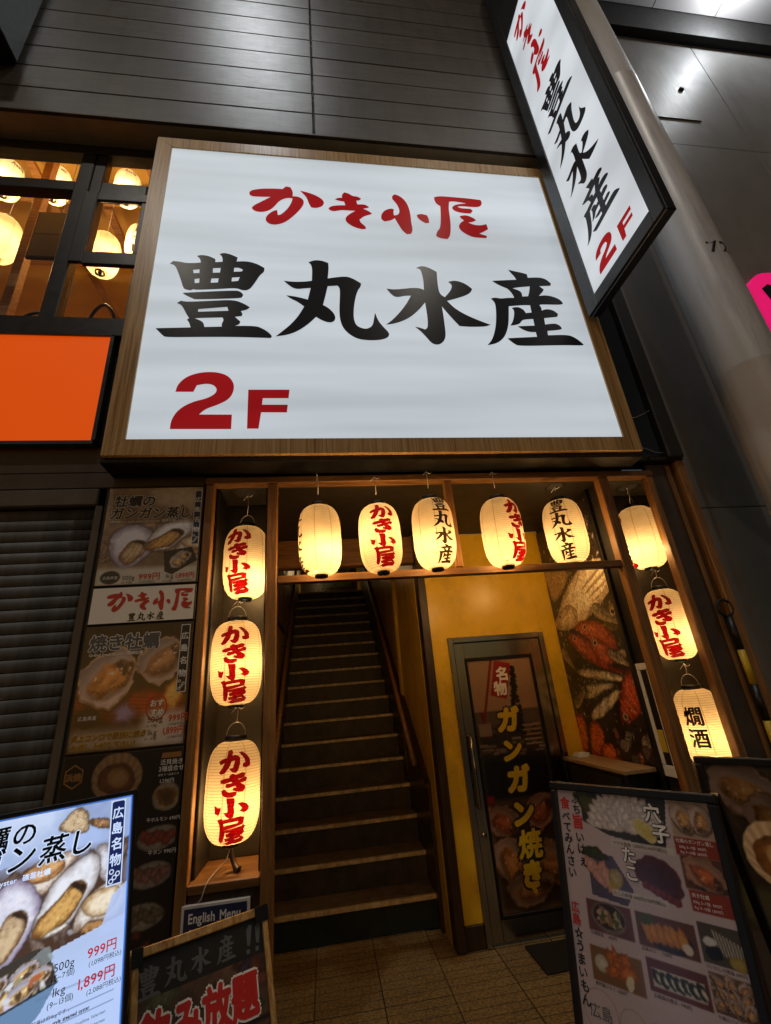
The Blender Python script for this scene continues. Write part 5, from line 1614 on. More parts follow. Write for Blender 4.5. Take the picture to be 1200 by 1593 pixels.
# ---- poster 3: grilled oysters
p3 = wall_poster('grilled_oyster_poster', 'lower wall poster of grilled oysters over flames with a red round stamp', -1.264, -.712, 1.458, 2.070)
cv = Print(.536, .60, 230, (.14, .09, .07))
cv.a *= (.5 + 1.1 * cv.noise(.06, 31))[..., None]
cv.blob(.30, .40, .30, .07, .1, (.70, .22, .08), (.30, .07, .03), .2, 32, .03, .06)
cv.blob(.08, .36, .14, .06, .2, (.75, .30, .14), (.42, .12, .06), .2, 33, .03, .05)
for k in range(8):
    cv.line(.0, .33 + .02 * k, .54, .40 + .015 * k, .003, (.10, .06, .05), .6)
cv.oyster(.145, .262, .155, .130, -.7, 34, (1.08, .98, .88), meat=(.78, .58, .36))
cv.oyster(.405, .185, .135, .110, -.6, 35, (1.0, .90, .80), meat=(.72, .58, .46))
cv.blob(.47, .36, .05, .075, .3, (.98, .80, .42), (.80, .38, .12), .15, 36, .02, .03)
cv.blob(.24, .44, .045, .05, .2, (.62, .55, .72), (.40, .30, .42), .2, 37, .02, .04)
cv.rect(0, .505, .54, .60, (.66, .58, .52), .05)
cv.rect(.33, .44, .54, .60, (.78, .74, .70), .05)
cv.blob(.068, .450, .056, .048, 0, (.07, .08, .11), None, .01, 3)
cv.grain(.03)
sheet(p3, 'print', cv, -1.256, 2.064, PY - .001, 'print')
halo(p3, 'title', '焼き牡蠣', -1.232, 1.945, .088, PY - .002, 'p_grey', 'p_white', .03, .075)
letter(p3, 'subtitle', 'Grilled fresh oyster  碳烤牡蠣', -1.225, 1.912, .020, 'p_white', PY - .002, bold=.02)
navy_strip(p3, -.775, -.727, 1.705, 2.052, PY - .002, 'p_black', 'p_white', .040)
shape(p3, 'stamp', [[(-.862 + .052 * math.cos(a * .2618), 1.640 + .062 * math.sin(a * .2618)) for a in range(24)], [(-.862 + .046 * math.cos(a * .2618), 1.640 + .056 * math.sin(a * .2618)) for a in range(24)]], 'p_red', PY - .002)
letter(p3, 'stamp_text', 'おす', -.895, 1.648, .034, 'p_white', PY - .0022, bold=.03)
letter(p3, 'stamp_text', 'すめ', -.890, 1.605, .034, 'p_white', PY - .0022, bold=.03)
letter(p3, 'badge_text', '広島県産', -1.230, 1.607, .022, 'p_white', PY - .002)
halo(p3, 'slogan', '卓上コンロで豪快に焼き', -1.250, 1.515, .032, PY - .002, 'p_brown', 'p_yellow', .03, .08, shear=.15)
halo(p3, 'slogan', 'お召し上がり下さい!', -1.245, 1.474, .032, PY - .002, 'p_brown', 'p_yellow', .03, .08, shear=.15)
letter(p3, 'weight', '500g', -.902, 1.572, .038, 'p_black', PY - .002)
letter(p3, 'price', '999円', -.800, 1.570, .044, 'p_red', PY - .002, bold=.015, sx=.85)
letter(p3, 'weight', '1kg', -.898, 1.513, .036, 'p_black', PY - .002)
letter(p3, 'price', '1,899円', -.825, 1.513, .042, 'p_red', PY - .002, bold=.015, sx=.80)
for zz_, s1_, s2_ in ((1.550, '(5~7個)', '(1,098円税込)'), (1.492, '(9~13個)', '(2,088円税込)')):
    letter(p3, 'small_print', s1_, -.905, zz_, .016, 'p_grey', PY - .002)
    letter(p3, 'small_print', s2_, -.800, zz_, .016, 'p_grey', PY - .002)

# ---- poster 4: black menu board with dishes
p4 = wall_poster('dish_menu_board', 'black wall menu of scallops and meat dishes under the oyster posters', -1.264, -.712, .42, 1.450)
cv = Print(.536, 1.02, 190, (.035, .03, .028))
cv.scallop(.245, .10, .115, .3, 41, (.62, .52, .42))
cv.blob(.05, .09, .045, .05, 0, (.10, .075, .045), None, .02, 4)
cv.blob(.48, .205, .062, .062, 0, (.62, .56, .48), (.45, .38, .30), .03, 42)
cv.blob(.48, .205, .046, .044, 0, (.30, .20, .10), (.55, .40, .20), .15, 43, .015)
for k, (a, b, c) in enumerate(((.46, .37, (.55, .25, .20)), (.44, .51, (.55, .38, .34)), (.42, .66, (.42, .36, .28)), (.40, .82, (.45, .22, .18)), (.20, .30, (.5, .36, .2)), (.16, .46, (.5, .3, .22)), (.15, .66, (.5, .4, .3)))):
    cv.blob(a, b, .092, .05, -.12, (.55, .52, .48), (.40, .36, .32), .03, 50 + k)
    for q in range(7):
        cv.blob(a - .06 + .02 * q, b - .01 + .008 * (q % 3), .026, .020, .6 + q, c, tuple(x * .45 for x in c), .2, 60 + 9 * k + q, .01)
for k in range(18):
    cv.blob(.34 + RNG.random() * .18, .70 + RNG.random() * .24, .022, .014, RNG.random() * 3, (.40, .16, .12), (.18, .08, .06), .2, 90 + k)
cv.grain(.03)
sheet(p4, 'print', cv, -1.256, 1.445, PY - .001, 'print_dull')
hexa = [(-1.206 + .047 * math.sin(a * math.pi / 3), 1.362 + .052 * math.cos(a * math.pi / 3)) for a in range(6)]
hexb = [(-1.206 + .041 * math.sin(a * math.pi / 3), 1.362 + .045 * math.cos(a * math.pi / 3)) for a in range(6)]
shape(p4, 'emblem', [hexa, hexb], 'p_brown', PY - .002)
letter(p4, 'emblem_text', '浜焼', -1.243, 1.345, .036, 'p_brown', PY - .002, bold=.04)
cv2 = None
shape(p4, 'tab', [[(-.815, 1.405), (-.722, 1.405), (-.722, 1.428), (-.810, 1.428)]], 'p_brown', PY - .002)
letter(p4, 'dish_name', '活貝焼き', -.818, 1.376, .027, 'p_white', PY - .002)
letter(p4, 'dish_name', '2種盛合せ', -.822, 1.348, .026, 'p_white', PY - .002)
letter(p4, 'small_print', 'ほたて・はまぐり', -.822, 1.328, .012, 'p_white', PY - .002)
letter(p4, 'price', '1,290円', -.815, 1.298, .022, 'p_white', PY - .002)
letter(p4, 'dish_name', '牛ホルモン 690円', -.855, 1.142, .019, 'p_white', PY - .002)
letter(p4, 'dish_name', '牛タン 990円', -.835, 1.012, .021, 'p_white', PY - .002)

# ---- English menu notice low in the timber frame
en = Thing('english_menu_notice', 'small violet notice reading English Menu below the lowest left lantern', 'notice', (-.52, 2.64, .5))
bx('board', -.668, -.371, P - .010, P + .008, .52, .802, 'white', en, b=.002)
bx('field', -.655, -.384, P - .013, P - .011, .532, .790, M['p_navy'], en, b=0)
letter(en, 'lettering', 'English Menu', -.637, .738, .050, 'p_white', P - .0145, bold=.025, sx=.82)
letter(en, 'lettering', 'Available', -.637, .682, .050, 'p_white', P - .0145, bold=.025, sx=.82)

# ================================================================== LANTERNS
LH, LR, L0 = .50, .134, .042
PZ0, PZ1 = .020, .474


def lr(z):
    t = min(1, max(0, (z - PZ0) / (PZ1 - PZ0)))
    return L0 + (LR - L0) * max(0., 1 - abs(2 * t - 1) ** 3.6) ** (1 / 2.1)


def paper_mesh(mat):
    rows = 34 * 3
    n = 48
    vs, uv, fs = [], [], []
    ts = []
    for i in range(rows + 1):
        ts.append(i / rows)
    for i, t in enumerate(ts):
        # denser near the ends where the barrel closes
        z = PZ0 + (PZ1 - PZ0) * t
        r = lr(z) + (.0011 if i % 3 == 0 else -.0006)
        for k in range(n + 1):
            a = 2 * math.pi * k / n
            vs.append((r * math.cos(a), r * math.sin(a), z))
            uv.append((k / n, t))
    m = n + 1
    for i in range(rows):
        for k in range(n):
            fs.append([i * m + k, i * m + k + 1, (i + 1) * m + k + 1, (i + 1) * m + k])
    me = bpy.data.meshes.new('paper_shade')
    me.from_pydata(vs, [], fs)
    ul = me.uv_layers.new(name='UVMap')
    for lp in me.loops:
        ul.data[lp.index].uv = uv[lp.vertex_index]
    me.materials.append(mat)
    for p in me.polygons:
        p.use_smooth = True
    return me


def mesh_from(name, vs, fs, mat, smooth=True):
    me = bpy.data.meshes.new(name)
    me.from_pydata([tuple(v) for v in vs], [], fs)
    me.materials.append(mat)
    for p in me.polygons:
        p.use_smooth = smooth
    return me


PAPER = {'cream': paper_mesh(M['paper']), 'white': paper_mesh(M['paper_w'])}
RING_T = mesh_from('top_ring', *lathe_geo([(.050, .468), (.055, .470), (.055, .496), (.052, .498), (.047, .496), (.047, .470)], 28, caps=False), M['black'])
RING_B = mesh_from('bottom_ring', *lathe_geo([(.032, .026), (.032, .006), (.036, .004), (.040, .006), (.041, .024), (.038, .027)], 28, caps=False), M['black'])
_bv, _bf = lathe_geo([(.012, .002), (.016, .012), (.016, .06), (.006, .075)], 12)
SOCKET = mesh_from('bulb_holder', _bv, _bf, M['black'])
_hv, _hf = tube_geo([(.050 * math.cos(a), 0, .488 + .075 * math.sin(a)) for a in [math.pi * k / 12 for k in range(13)]], .0022, 6)
HANDLE = mesh_from('wire_handle', _hv, _hf, M['wire'])


def grow(polys, d):
    """move the outlines outwards (holes inwards) to make strokes heavier"""
    def inside(pt, p):
        r_ = False
        for i in range(len(p)):
            (x0, y0), (x1, y1) = p[i], p[(i + 1) % len(p)]
            if (y0 > pt[1]) != (y1 > pt[1]) and pt[0] < (x1 - x0) * (pt[1] - y0) / (y1 - y0) + x0:
                r_ = not r_
        return r_
    out = []
    for p in polys:
        area = sum(p[i][0] * p[(i + 1) % len(p)][1] - p[(i + 1) % len(p)][0] * p[i][1] for i in range(len(p)))
        hole = any(q is not p and inside(p[0], q) for q in polys)
        sg = (1 if area > 0 else -1) * (-.5 if hole else 1)
        np_ = []
        for i in range(len(p)):
            a, b, c = Vector(p[i - 1]), Vector(p[i]), Vector(p[(i + 1) % len(p)])
            e1, e2 = (b - a).normalized(), (c - b).normalized()
            n_ = Vector((e1.y + e2.y, -e1.x - e2.x))
            if n_.length > 1e-6:
                n_.normalize()
            np_.append(tuple(b + n_ * d * sg))
        out.append(np_)
    return out


def wrap_mesh(kind):
    """lettering laid round the shade, the middle of the text facing -y"""
    polysets = []
    vs, fs = [], []

    def addg(v, f):
        b = len(vs)
        vs.extend(v)
        fs.extend([[i + b for i in q] for q in f])
    if kind == 'red':
        for ch in 'かき小屋':
            ps = [[(math.asin(max(-.98, min(.98, a))) + .1, b * 3.39) for a, b in p] for p in LANTERN_GLYPHS[ch]]
            v, f = fill_polys(grow(ps, .034))
            addg([(a, b / 3.39) for a, b in v], f)
    elif kind == 'black':
        for k, ch in enumerate('豊丸水産'):
            v, f, _ = traced(ch, SIGN_GLYPHS)
            addg([((a - .5) * 1.06, .025 + .238 * k + (.92 - b) * .236) for a, b in v], f)
    elif kind == 'sake':
        for k, ch in enumerate('燗酒'):
            v, f, _ = glyph(ch)
            for ox, oy in ((0, 0), (.03, .01), (-.025, -.02), (.02, -.03)):
                addg([((a + ox - .5) * .80 - .05 + .0005 * ox, .20 + .27 * k + (.88 - b - oy) * .25) for a, b in v], f)
        v, f, _ = glyph('あ')
        addg([((a - .5) * .30 + .33, .80 + (.88 - b) * .10) for a, b in v], f)
    elif kind == 'beer':
        s_ = 0
        for ch in 'Asahi':
            v, f, ad = glyph(ch)
            for ox in (0, .04, .08):
                addg([((a + ox - 0) * .34 * 1.1 + s_ - .62 + .06 * b, .10 + (.9 - b) * .20) for a, b in v], f)
            s_ += ad * .38
        for k in range(5):
            v = [(-.45 + .0, .36 + .025 * k), (.45, .36 + .025 * k), (.45, .368 + .025 * k), (-.45, .368 + .025 * k)]
            if k in (0, 3):
                addg(v, [[0, 1, 2, 3]])
    bm = bmesh.new()
    H = PZ1 - PZ0
    bv = [bm.verts.new((a * LR, 0, PZ1 - b * H)) for a, b in vs]
    for f in fs:
        try:
            bm.faces.new([bv[i] for i in f])
        except ValueError:
            pass
    for it in range(4):
        ed = [e for e in bm.edges if e.calc_length() > .014]
        if not ed:
            break
        bmesh.ops.subdivide_edges(bm, edges=ed, cuts=1)
        bmesh.ops.triangulate(bm, faces=[f for f in bm.faces if len(f.verts) > 3])
    for k, v in enumerate(bm.verts):
        a, z = v.co.x / LR, v.co.z
        r = lr(z) + .0024
        v.co = Vector((r * math.sin(a), -r * math.cos(a), z))
    me = bpy.data.meshes.new('lettering')
    bm.to_mesh(me)
    bm.free()
    me.materials.append(M['ink_red'] if kind == 'red' else M['ink_black'])
    return me


WRAP = {k: wrap_mesh(k) for k in ('red', 'black', 'sake', 'beer')}


def lantern(label, x, y, z, text, turn, group, paper='cream', power=7.6, hang=None, tail=None, scale=1., bulb_z=.19, warm=(1.0, .64, .28), handle=True):
    """turn: degrees by which the lettering is turned to the right of the viewer at the camera"""
    e = bpy.data.objects.new('paper_lantern', None)
    e.empty_display_size = .05
    COL.objects.link(e)
    tag(e, label, 'lantern', group)
    face = math.atan2(x, y)                       # bearing of the lantern from the camera
    e.location = (x, y, z)
    e.scale = (scale * random.uniform(.97, 1.03), scale * random.uniform(.97, 1.03), scale * random.uniform(.99, 1.015))
    e.rotation_euler = (R(random.uniform(-1.5, 1.5)), R(random.uniform(-1.5, 1.5)), -face + R(turn))

    def part(nm, me):
        o = bpy.data.objects.new(nm, me)
        COL.objects.link(o)
        o.parent = e
        return o
    part('paper_shade', PAPER[paper])
    part('top_ring', RING_T)
    part('bottom_ring', RING_B)
    part('bulb_holder', SOCKET)
    if handle:
        part('wire_handle', HANDLE)
    if text:
        part('lettering', WRAP[text])
    if hang:
        v, f = tube_geo([(0, 0, .563), (.004, .003, .563 + (hang - .563) * .5), (0, 0, hang)], .0022, 6)
        part('cord', mesh_from('cord', v, f, M['cord']))
        v, f = tube_geo([(-.03, .0, hang - .035), (-.008, .004, hang - .012), (.0, 0, hang - .004), (.018, -.004, hang - .02), (.035, -.01, hang - .012)], .0018, 6)
        part('cord_knot', mesh_from('cord_knot', v, f, M['cord']))
    ld = bpy.data.lights.new('bulb', 'POINT')
    ld.energy = power
    ld.color = warm
    ld.shadow_soft_size = .03
    lo = bpy.data.objects.new('bulb', ld)
    COL.objects.link(lo)
    lo.parent = e
    lo.location = (random.uniform(-.03, .045), random.uniform(-.03, .03), bulb_z + random.uniform(-.06, .07))
    return e


gL, gT, gR, gU = 'lanterns hung in the left niche', 'lanterns in a row along the top beam', 'lanterns hung in the right niche', 'lanterns in the upstairs room'
lantern('red lettered paper lantern, uppermost in the left niche', -.465, 2.76, 2.185, 'red', -22, gL, hang=.71)
lantern('red lettered paper lantern, middle one in the left niche', -.492, 2.76, 1.60, 'red', -4, gL, hang=.60)
lantern('red lettered paper lantern, lowest in the left niche above the sill', -.490, 2.75, .972, 'red', 2, gL, hang=.645)
lantern('leftmost paper lantern of the top row, its black lettering turned away', -.008, 2.545, 2.250, 'black', -80, gT, scale=.92, handle=False, hang=.71)
lantern('red lettered paper lantern over the stairs, second in the top row', .352, 2.545, 2.252, 'red', 12, gT, scale=.94, handle=False, hang=.70)
lantern('black lettered paper lantern, middle one of the top row', .680, 2.545, 2.256, 'black', 30, gT, scale=.95, handle=False, hang=.69)
lantern('paper lantern above the steel door, red lettering turned to the right', 1.12, 2.545, 2.250, 'red', 52, gT, scale=.95, handle=False, hang=.69)
lantern('black lettered paper lantern at the right end of the top row', 1.70, 2.80, 2.315, 'black', -6, gT, scale=1.0, handle=False, hang=.59)
lantern('paper lantern with red lettering turned away, uppermost in the right niche', 2.300, 2.84, 2.265, 'red', -78, gR, hang=.64)
lantern('red lettered paper lantern, middle one in the right niche', 2.305, 2.84, 1.645, 'red', -12, gR, hang=.62)
lantern('black lettered sake lantern, lowest in the right niche', 2.318, 2.84, 1.015, 'sake', -14, gR, hang=.63)
UP = dict(power=22.0, warm=(1.0, .68, .32))
lantern('pale lantern at the left edge of the upstairs transom window', -3.13, 3.42, 6.62, 'beer', 30, gU, 'white', hang=.62, **UP)
lantern('beer lantern in the wide upstairs transom window', -2.66, 3.42, 6.60, 'beer', 8, gU, 'white', hang=.62, scale=.95, **UP)
lantern('beer lantern in the small upstairs transom window', -1.955, 3.42, 6.62, 'beer', 8, gU, 'white', hang=.60, scale=.92, **UP)
lantern('big plain lantern at the left edge of the upstairs window', -3.00, 3.42, 5.72, None, 0, gU, 'cream', hang=1.2, scale=1.1, **UP)
lantern('plain lantern behind the opening upstairs window', -2.04, 3.40, 5.56, None, 0, gU, 'cream', hang=1.5, scale=1.05, **UP)
lantern('lantern with small black lettering beside the big sign upstairs', -1.74, 3.42, 5.78, 'black', -12, gU, 'white', hang=1.4, scale=.92, **UP)

# cord and stand under the lowest left lantern
lc = Thing('lamp_cord', 'thin white cord trailing from the lowest left lantern', 'cord', (-.5, 2.7, .75))
tube('cord', [(-.49, 2.75, .965), (-.50, 2.72, .93), (-.535, 2.68, .905), (-.56, 2.640, .885), (-.572, 2.625, .86), (-.585, 2.622, .82), (-.60, 2.622, .81)], .0025, 'cord', lc, 6)
wb = Thing('wooden_peg', 'short gnarled wooden peg on the sill under the lantern', 'peg', (-.47, 2.76, .872))
tube('peg', [(-.49, 2.765, .962), (-.485, 2.76, .94), (-.472, 2.75, .915), (-.455, 2.74, .885), (-.44, 2.735, .880)], [.010, .013, .012, .016, .02], 'timber_dark', wb, 8)

# loose cables at the head of the right pier
cb = Thing('loose_cable', 'thin pale cable dangling beside the lower right corner of the big sign', 'cable', (2.4, 2.6, 3.05))
tube('cable', [(2.21, 2.60, 3.22), (2.26, 2.585, 3.15), (2.30, 2.585, 3.12), (2.36, 2.585, 3.10), (2.42, 2.588, 3.075), (2.48, 2.59, 3.072)], .003, 'wire', cb, 6)
tube('cable', [(2.19, 2.60, 3.42), (2.26, 2.585, 3.37), (2.34, 2.585, 3.37), (2.42, 2.585, 3.40), (2.49, 2.59, 3.44)], .003, 'wire', cb, 6)

# barrier pole hanging on a ring on the right pier
bp_ = Thing('barrier_pole', 'black and yellow banded pole hanging from a ring on the right pier', 'pole', (2.53, 2.61, .6))
tube('ring', [(2.547 + .052 * math.cos(a), 2.615, 1.945 + .052 * math.sin(a)) for a in [2 * math.pi * k / 24 for k in range(24)]], .008, 'black', bp_, 8, True)
zt = 1.886
for k in range(6):
    v, f = lathe_geo([(.020, zt - .20 * (k + 1) + .001), (.020, zt - .20 * k)], 16, (2.547, 2.610))
    raw('band', v, f, M['yellow_band' if k % 2 else 'black'], bp_, True)

# ---- upstairs furniture glimpsed through the windows
mb = Thing('hanging_menu_board', 'dark grey menu board hanging inside the upstairs window', 'menu board', (-2.43, 3.2, 5.48))
bx('board', -2.56, -2.17, 3.19, 3.215, 5.48, 6.09, 'winframe', mb)
bx('slate', -2.54, -2.19, 3.184, 3.189, 5.79, 6.07, M['p_grey'], mb, b=0)
bx('slate', -2.54, -2.19, 3.184, 3.189, 5.50, 5.78, M['p_grey'], mb, b=0)
tube('cord', [(-2.36, 3.2, 6.09), (-2.36, 3.22, 7.18)], .004, 'wire', mb, 6)
for lab, x, y, rz in (('bent tube chair back behind the left upstairs window', -2.28, 3.25, .3), ('bent tube chair back behind the lower right upstairs pane', -1.78, 3.15, -.5)):
    ch_ = Thing('chair', lab, 'chair', (x, y, 3.7), group='chairs upstairs')
    c, s_ = math.cos(rz), math.sin(rz)
    hoop = [(x + .2 * math.cos(a) * c, y + .2 * math.cos(a) * s_ - .08 * math.sin(a), 4.45 + .36 * math.sin(a)) for a in [math.pi * k / 14 for k in range(15)]]
    tube('back_hoop', [(hoop[0][0], hoop[0][1], 3.7)] + hoop + [(hoop[-1][0], hoop[-1][1], 3.7)], .014, 'timber_dark', ch_, 8)
    bx('seat', x - .2, x + .2, y + .0, y + .4, 4.13, 4.17, 'timber_dark', ch_)
    for dx in (-.17, .17):
        bx('leg', x + dx - .015, x + dx + .015, y + .35, y + .38, 3.7, 4.129, 'timber_dark', ch_)

# ================================================================== PAVEMENT BOARDS
def frame_matrix(corner, yaw, lean):
    """x along the board, z up its slope, y away from the reader; origin at a top corner"""
    return Matrix.Translation(Vector(corner)) @ Matrix.Rotation(R(yaw), 4, 'Z') @ Matrix.Rotation(R(-lean), 4, 'X')


# ---- lit display at bottom left
LM = frame_matrix((-.632, 1.820, 1.38), 38.2, 11.25)
ls = Thing('lit_menu_display', 'bright lit oyster menu display standing at the bottom left', 'display', (-.85, 1.7, 0))
bx('case', -.60, 0, .004, .045, -1.12, 0, 'black', ls, b=.004, Mx=LM)
for a, b, c, d in ((-.60, -.587, -1.12, 0), (-.013, 0, -1.12, 0), (-.586, -.014, -.013, 0), (-.586, -.014, -1.12, -1.107)):
    bx('bezel', a, b, -.012, .003, c, d, 'black', ls, b=.002, Mx=LM)
for a, b, c, d in ((-.0165, -.0135, -1.10, -.0135), (-.586, -.0175, -.0165, -.0135)):
    bx('edge_light', a, b, -.004, .002, c, d, 's_edge', ls, b=0, Mx=LM)
for x in (-.56, -.04):
    bx('leg', x - .015, x + .015, .006, .04, -1.405, -1.121, 'black', ls, Mx=LM)
bx('rear_strut', -.32, -.28, .046, .07, -1.36, -.3, 'black', ls, Mx=LM)
cv = Print(.568, 1.09, 400, (.66, .74, .92))
BLU = (.93, .96, 1.03)
nz = cv.noise(.09, 71)
cv.a *= (.78 + .4 * nz)[..., None]
cv.rect(0, .13, .57, .36, (.30, .21, .17), .06)
for k in range(40):
    cv.blob(RNG.random() * .56, .13 + RNG.random() * .2, .03, .014, RNG.random() * 3, (.52, .44, .40), (.20, .14, .12), .2, 100 + k)
steamed_oysters(cv, lambda p: p)
cv.poly([(0, .375), (.28, .345), (.40, .325), (.57, .297), (.57, 1.1), (0, 1.1)], (.74, .83, 1.0), .93)
cv.poly([(.53, .245), (.57, .22), (.57, .33), (.50, .33)], (.72, .80, .98), .9)
OS = OYSTER_SHAPES
cv.poly(OS['tray'], (.24, .22, .20))
cv.poly([(.30, .355), (.372, .312), (.386, .312), (.398, .34), (.33, .375)], (.56, .60, .62), .75)
for k, (a, b, c) in enumerate(((.335, .352, .5), (.365, .368, .2), (.30, .385, 1.0), (.275, .365, .7), (.335, .385, .3))):
    cv.oyster(a, b, .034, .021, -c, 81 + k, (1.02, 1.04, 1.08))
for k in range(12):
    cv.blob(.27 + RNG.random() * .12, .35 + RNG.random() * .06, .009, .006, RNG.random() * 3, ((.85, .86, .88), (.34, .26, .20), (.70, .40, .26), (.62, .58, .46))[k % 4], None, .2, 110 + k)
cv.poly(OS['trayfront'], (.42, .55, .70))
cv.line(*OS['trayfront'][0], *OS['trayfront'][1], .004, (.10, .12, .15))
cv.line(.37, .412, .55, .412, .0016, (.4, .46, .62))
cv.rect(.30, .455, .55, .4565, (.35, .42, .6))
cv.rect(.30, .475, .55, .4765, (.35, .42, .6))
cv.a[:] = np.clip(cv.a, 0, 1)
sheet(ls, 'screen', cv, -.584, -.017, .0005, 'screen', LM)
LY = -.0006
halo(ls, 'title', '牡蠣の', -.448, -.084, .060, LY, 's_black', 's_white', .018, .06, Mx=LM, shear=.08, rot=.02, gap=.06)
halo(ls, 'title', 'ガンガン蒸し', -.540, -.146, .068, LY, 's_black', 's_white', .018, .06, Mx=LM, shear=.14, rot=.03, gap=.06)
letter(ls, 'subtitle', 'steamed oyster  礁蒸牡蠣', -.40, -.168, .016, 's_white', LY, Mx=LM, bold=.02)
navy_strip(ls, -.0735, -.031, -.240, -.020, LY, 's_navy', 's_white', .033, LM)
letter(ls, 'price', '999円', -.107, -.386, .029, 's_red', LY, Mx=LM, bold=.014, sx=1.0)
letter(ls, 'price', '1,899円', -.128, -.443, .030, 's_red', LY, Mx=LM, bold=.014, sx=1.0)
letter(ls, 'weight', '500g', -.184, -.388, .024, 's_black', LY, Mx=LM)
letter(ls, 'weight', '1kg', -.184, -.436, .024, 's_black', LY, Mx=LM)
letter(ls, 'small_print', '(5~7個)', -.187, -.405, .016, 's_black', LY, Mx=LM)
letter(ls, 'small_print', '(9~13個)', -.190, -.455, .016, 's_black', LY, Mx=LM)
letter(ls, 'small_print', '(1,098円税込)', -.102, -.404, .014, 's_black', LY, Mx=LM)
letter(ls, 'small_print', '(2,088円税込)', -.102, -.461, .014, 's_black', LY, Mx=LM)
letter(ls, 'small_print', '※写真は約1kgです。', -.225, -.476, .010, 's_black', LY, Mx=LM)
letter(ls, 'small_print', 'Hiroshima style steamed oyster', -.215, -.490, .011, 's_black', LY, Mx=LM, bold=.03, sx=.8)
for k in range(5):
    letter(ls, 'small_print', 'oysters steamed for Hiroshima fishermen', -.200, -.512 - .016 * k, .010, 's_black', LY, Mx=LM, sx=.8)

# ---- drinks board with a pale wooden frame
DM = frame_matrix((-.647, 1.987, .90), 29.2, 21)
ds = Thing('drinks_board', 'leaning wooden framed blackboard with large red drinks lettering', 'board', (-.4, 2.0, 0))
bx('panel', .02, .432, .006, .018, -.90, -.02, 'blackmatt', ds, b=0, Mx=DM)
for nm, a, b, c, d in (('frame_rail', 0, .452, -.026, 0), ('frame_stile', 0, .0195, -.955, -.0265), ('frame_stile', .4325, .452, -.955, -.0265), ('frame_rail', .020, .432, -.93, -.905)):
    bx(nm, a, b, -.004, .024, c, d, 'bamboo', ds, b=.003, Mx=DM)
bx('corner_bracket', .405, .456, -.008, -.0045, -.045, .003, 'black', ds, b=.002, Mx=DM)
bx('corner_bracket', -.004, .03, -.008, -.0045, -.045, .003, 'black', ds, b=.002, Mx=DM)
DB = frame_matrix((-.647, 1.987, .90), 29.2, -16)
for a in (0, .4325):
    bx('rear_leg', a, a + .0195, .027, .05, -.93, -.03, 'bamboo', ds, b=.003, Mx=DB)
cv = Print(.412, .74, 210, (.30, .22, .17))
cv.a *= (.5 + 1.0 * cv.noise(.05, 61))[..., None]
for k in range(30):
    c_ = (.2 + RNG.random() * .45, .12 + RNG.random() * .3, .08 + RNG.random() * .2)
    cv.blob(RNG.random() * .41, RNG.random() * .7, .05, .03, RNG.random() * 3, c_, tuple(x * .4 for x in c_), .2, 200 + k)
cv.rect(0, .155, .42, .165, (.05, .04, .04), .01)
cv.grain(.04)
sheet(ds, 'print', cv, .020, -.128, .0045, 'print_dull', DM)
for ch, a, b, s_ in (('豊', .012, -.122, .078), ('丸', .095, -.114, .072), ('水', .178, -.112, .068), ('産', .262, -.108, .070)):
    letter(ds, 'chalk_character', ch, a, b, s_, 'p_grey', .005, src=SIGN_GLYPHS, Mx=DM)
for a in (.372, .405):
    shape(ds, 'chalk_mark', [[(a, -.052), (a + .012, -.04), (a + .022, -.045), (a + .010, -.098), (a, -.096)], [(a - .004, -.106), (a + .008, -.106), (a + .008, -.118), (a - .004, -.118)]], 'p_grey', .005, DM)
halo(ds, 'red_lettering', '飲み放題', .022, -.262, .118, .0030, 'p_red', 'p_white', .045, .10, sx=.80, Mx=DM)
halo(ds, 'red_lettering', '間', .270, -.385, .100, .0030, 'p_red', 'p_white', .045, .10, sx=.80, Mx=DM)

# ---- menu stand on the right
MM = frame_matrix((.951, 2.157, 1.20), -56.3, 10)
ms = Thing('menu_stand', 'black framed menu stand with photographs of dishes at bottom right', 'menu stand', (1.1, 1.8, 0))


def a_stand(t, Mx, MB, W, H, fr=.03):
    bx('panel', fr, W - fr, .006, .02, -H + fr, -fr, 'blackmatt', t, b=0, Mx=Mx)
    for nm, a, b, c, d in (('frame_rail', 0, W, -fr + .0005, 0), ('frame_rail', 0, W, -H, -H + fr - .0005), ('frame_stile', 0, fr - .0005, -H + fr, -fr), ('frame_stile', W - fr + .0005, W, -H + fr, -fr)):
        bx(nm, a, b, -.008, .028, c, d, 'black', t, b=.005, Mx=Mx)
    for a in (.0, W - .03):
        bx('rear_leg', a, a + .03, .03, .055, -H, -.02, 'black', t, Mx=MB)


a_stand(ms, MM, frame_matrix((.951, 2.157, 1.20), -56.3, -14), .625, 1.215)
cv = Print(.565, 1.15, 330, (.80, .74, .76))
o_ = .03


def B_(cx, cy):
    return cx - o_, cy - o_


# top photograph: sliced sashimi fan on a dark dish with lemon
cv.poly([(.10, 0), (.43, 0), (.40, .155), (.20, .135), (.10, .10)], (.17, .15, .11))
cv.blob(.12, .03, .05, .03, .4, (.30, .30, .12), (.16, .17, .06), .2, 301)
for ring, (rr, nn_) in enumerate(((.105, 15), (.08, 12), (.055, 9), (.03, 6))):
    for k in range(nn_):
        a = math.pi * (1.02 + .96 * k / (nn_ - 1))
        cv.blob(.265 + rr * math.cos(a) * 1.1, .105 + rr * math.sin(a) * .85, .034, .017, a, (.93, .90, .88), (.62, .56, .55), .1, 310 + ring * 20 + k, .01)
for k in range(3):
    cv.blob(.325 + .012 * k, .095 + .008 * k, .030, .024, .9, (.80, .72, .30), (.92, .88, .66), .03, 370 + k)
cv.rect(.205, .145, .425, .165, (.86, .82, .80))
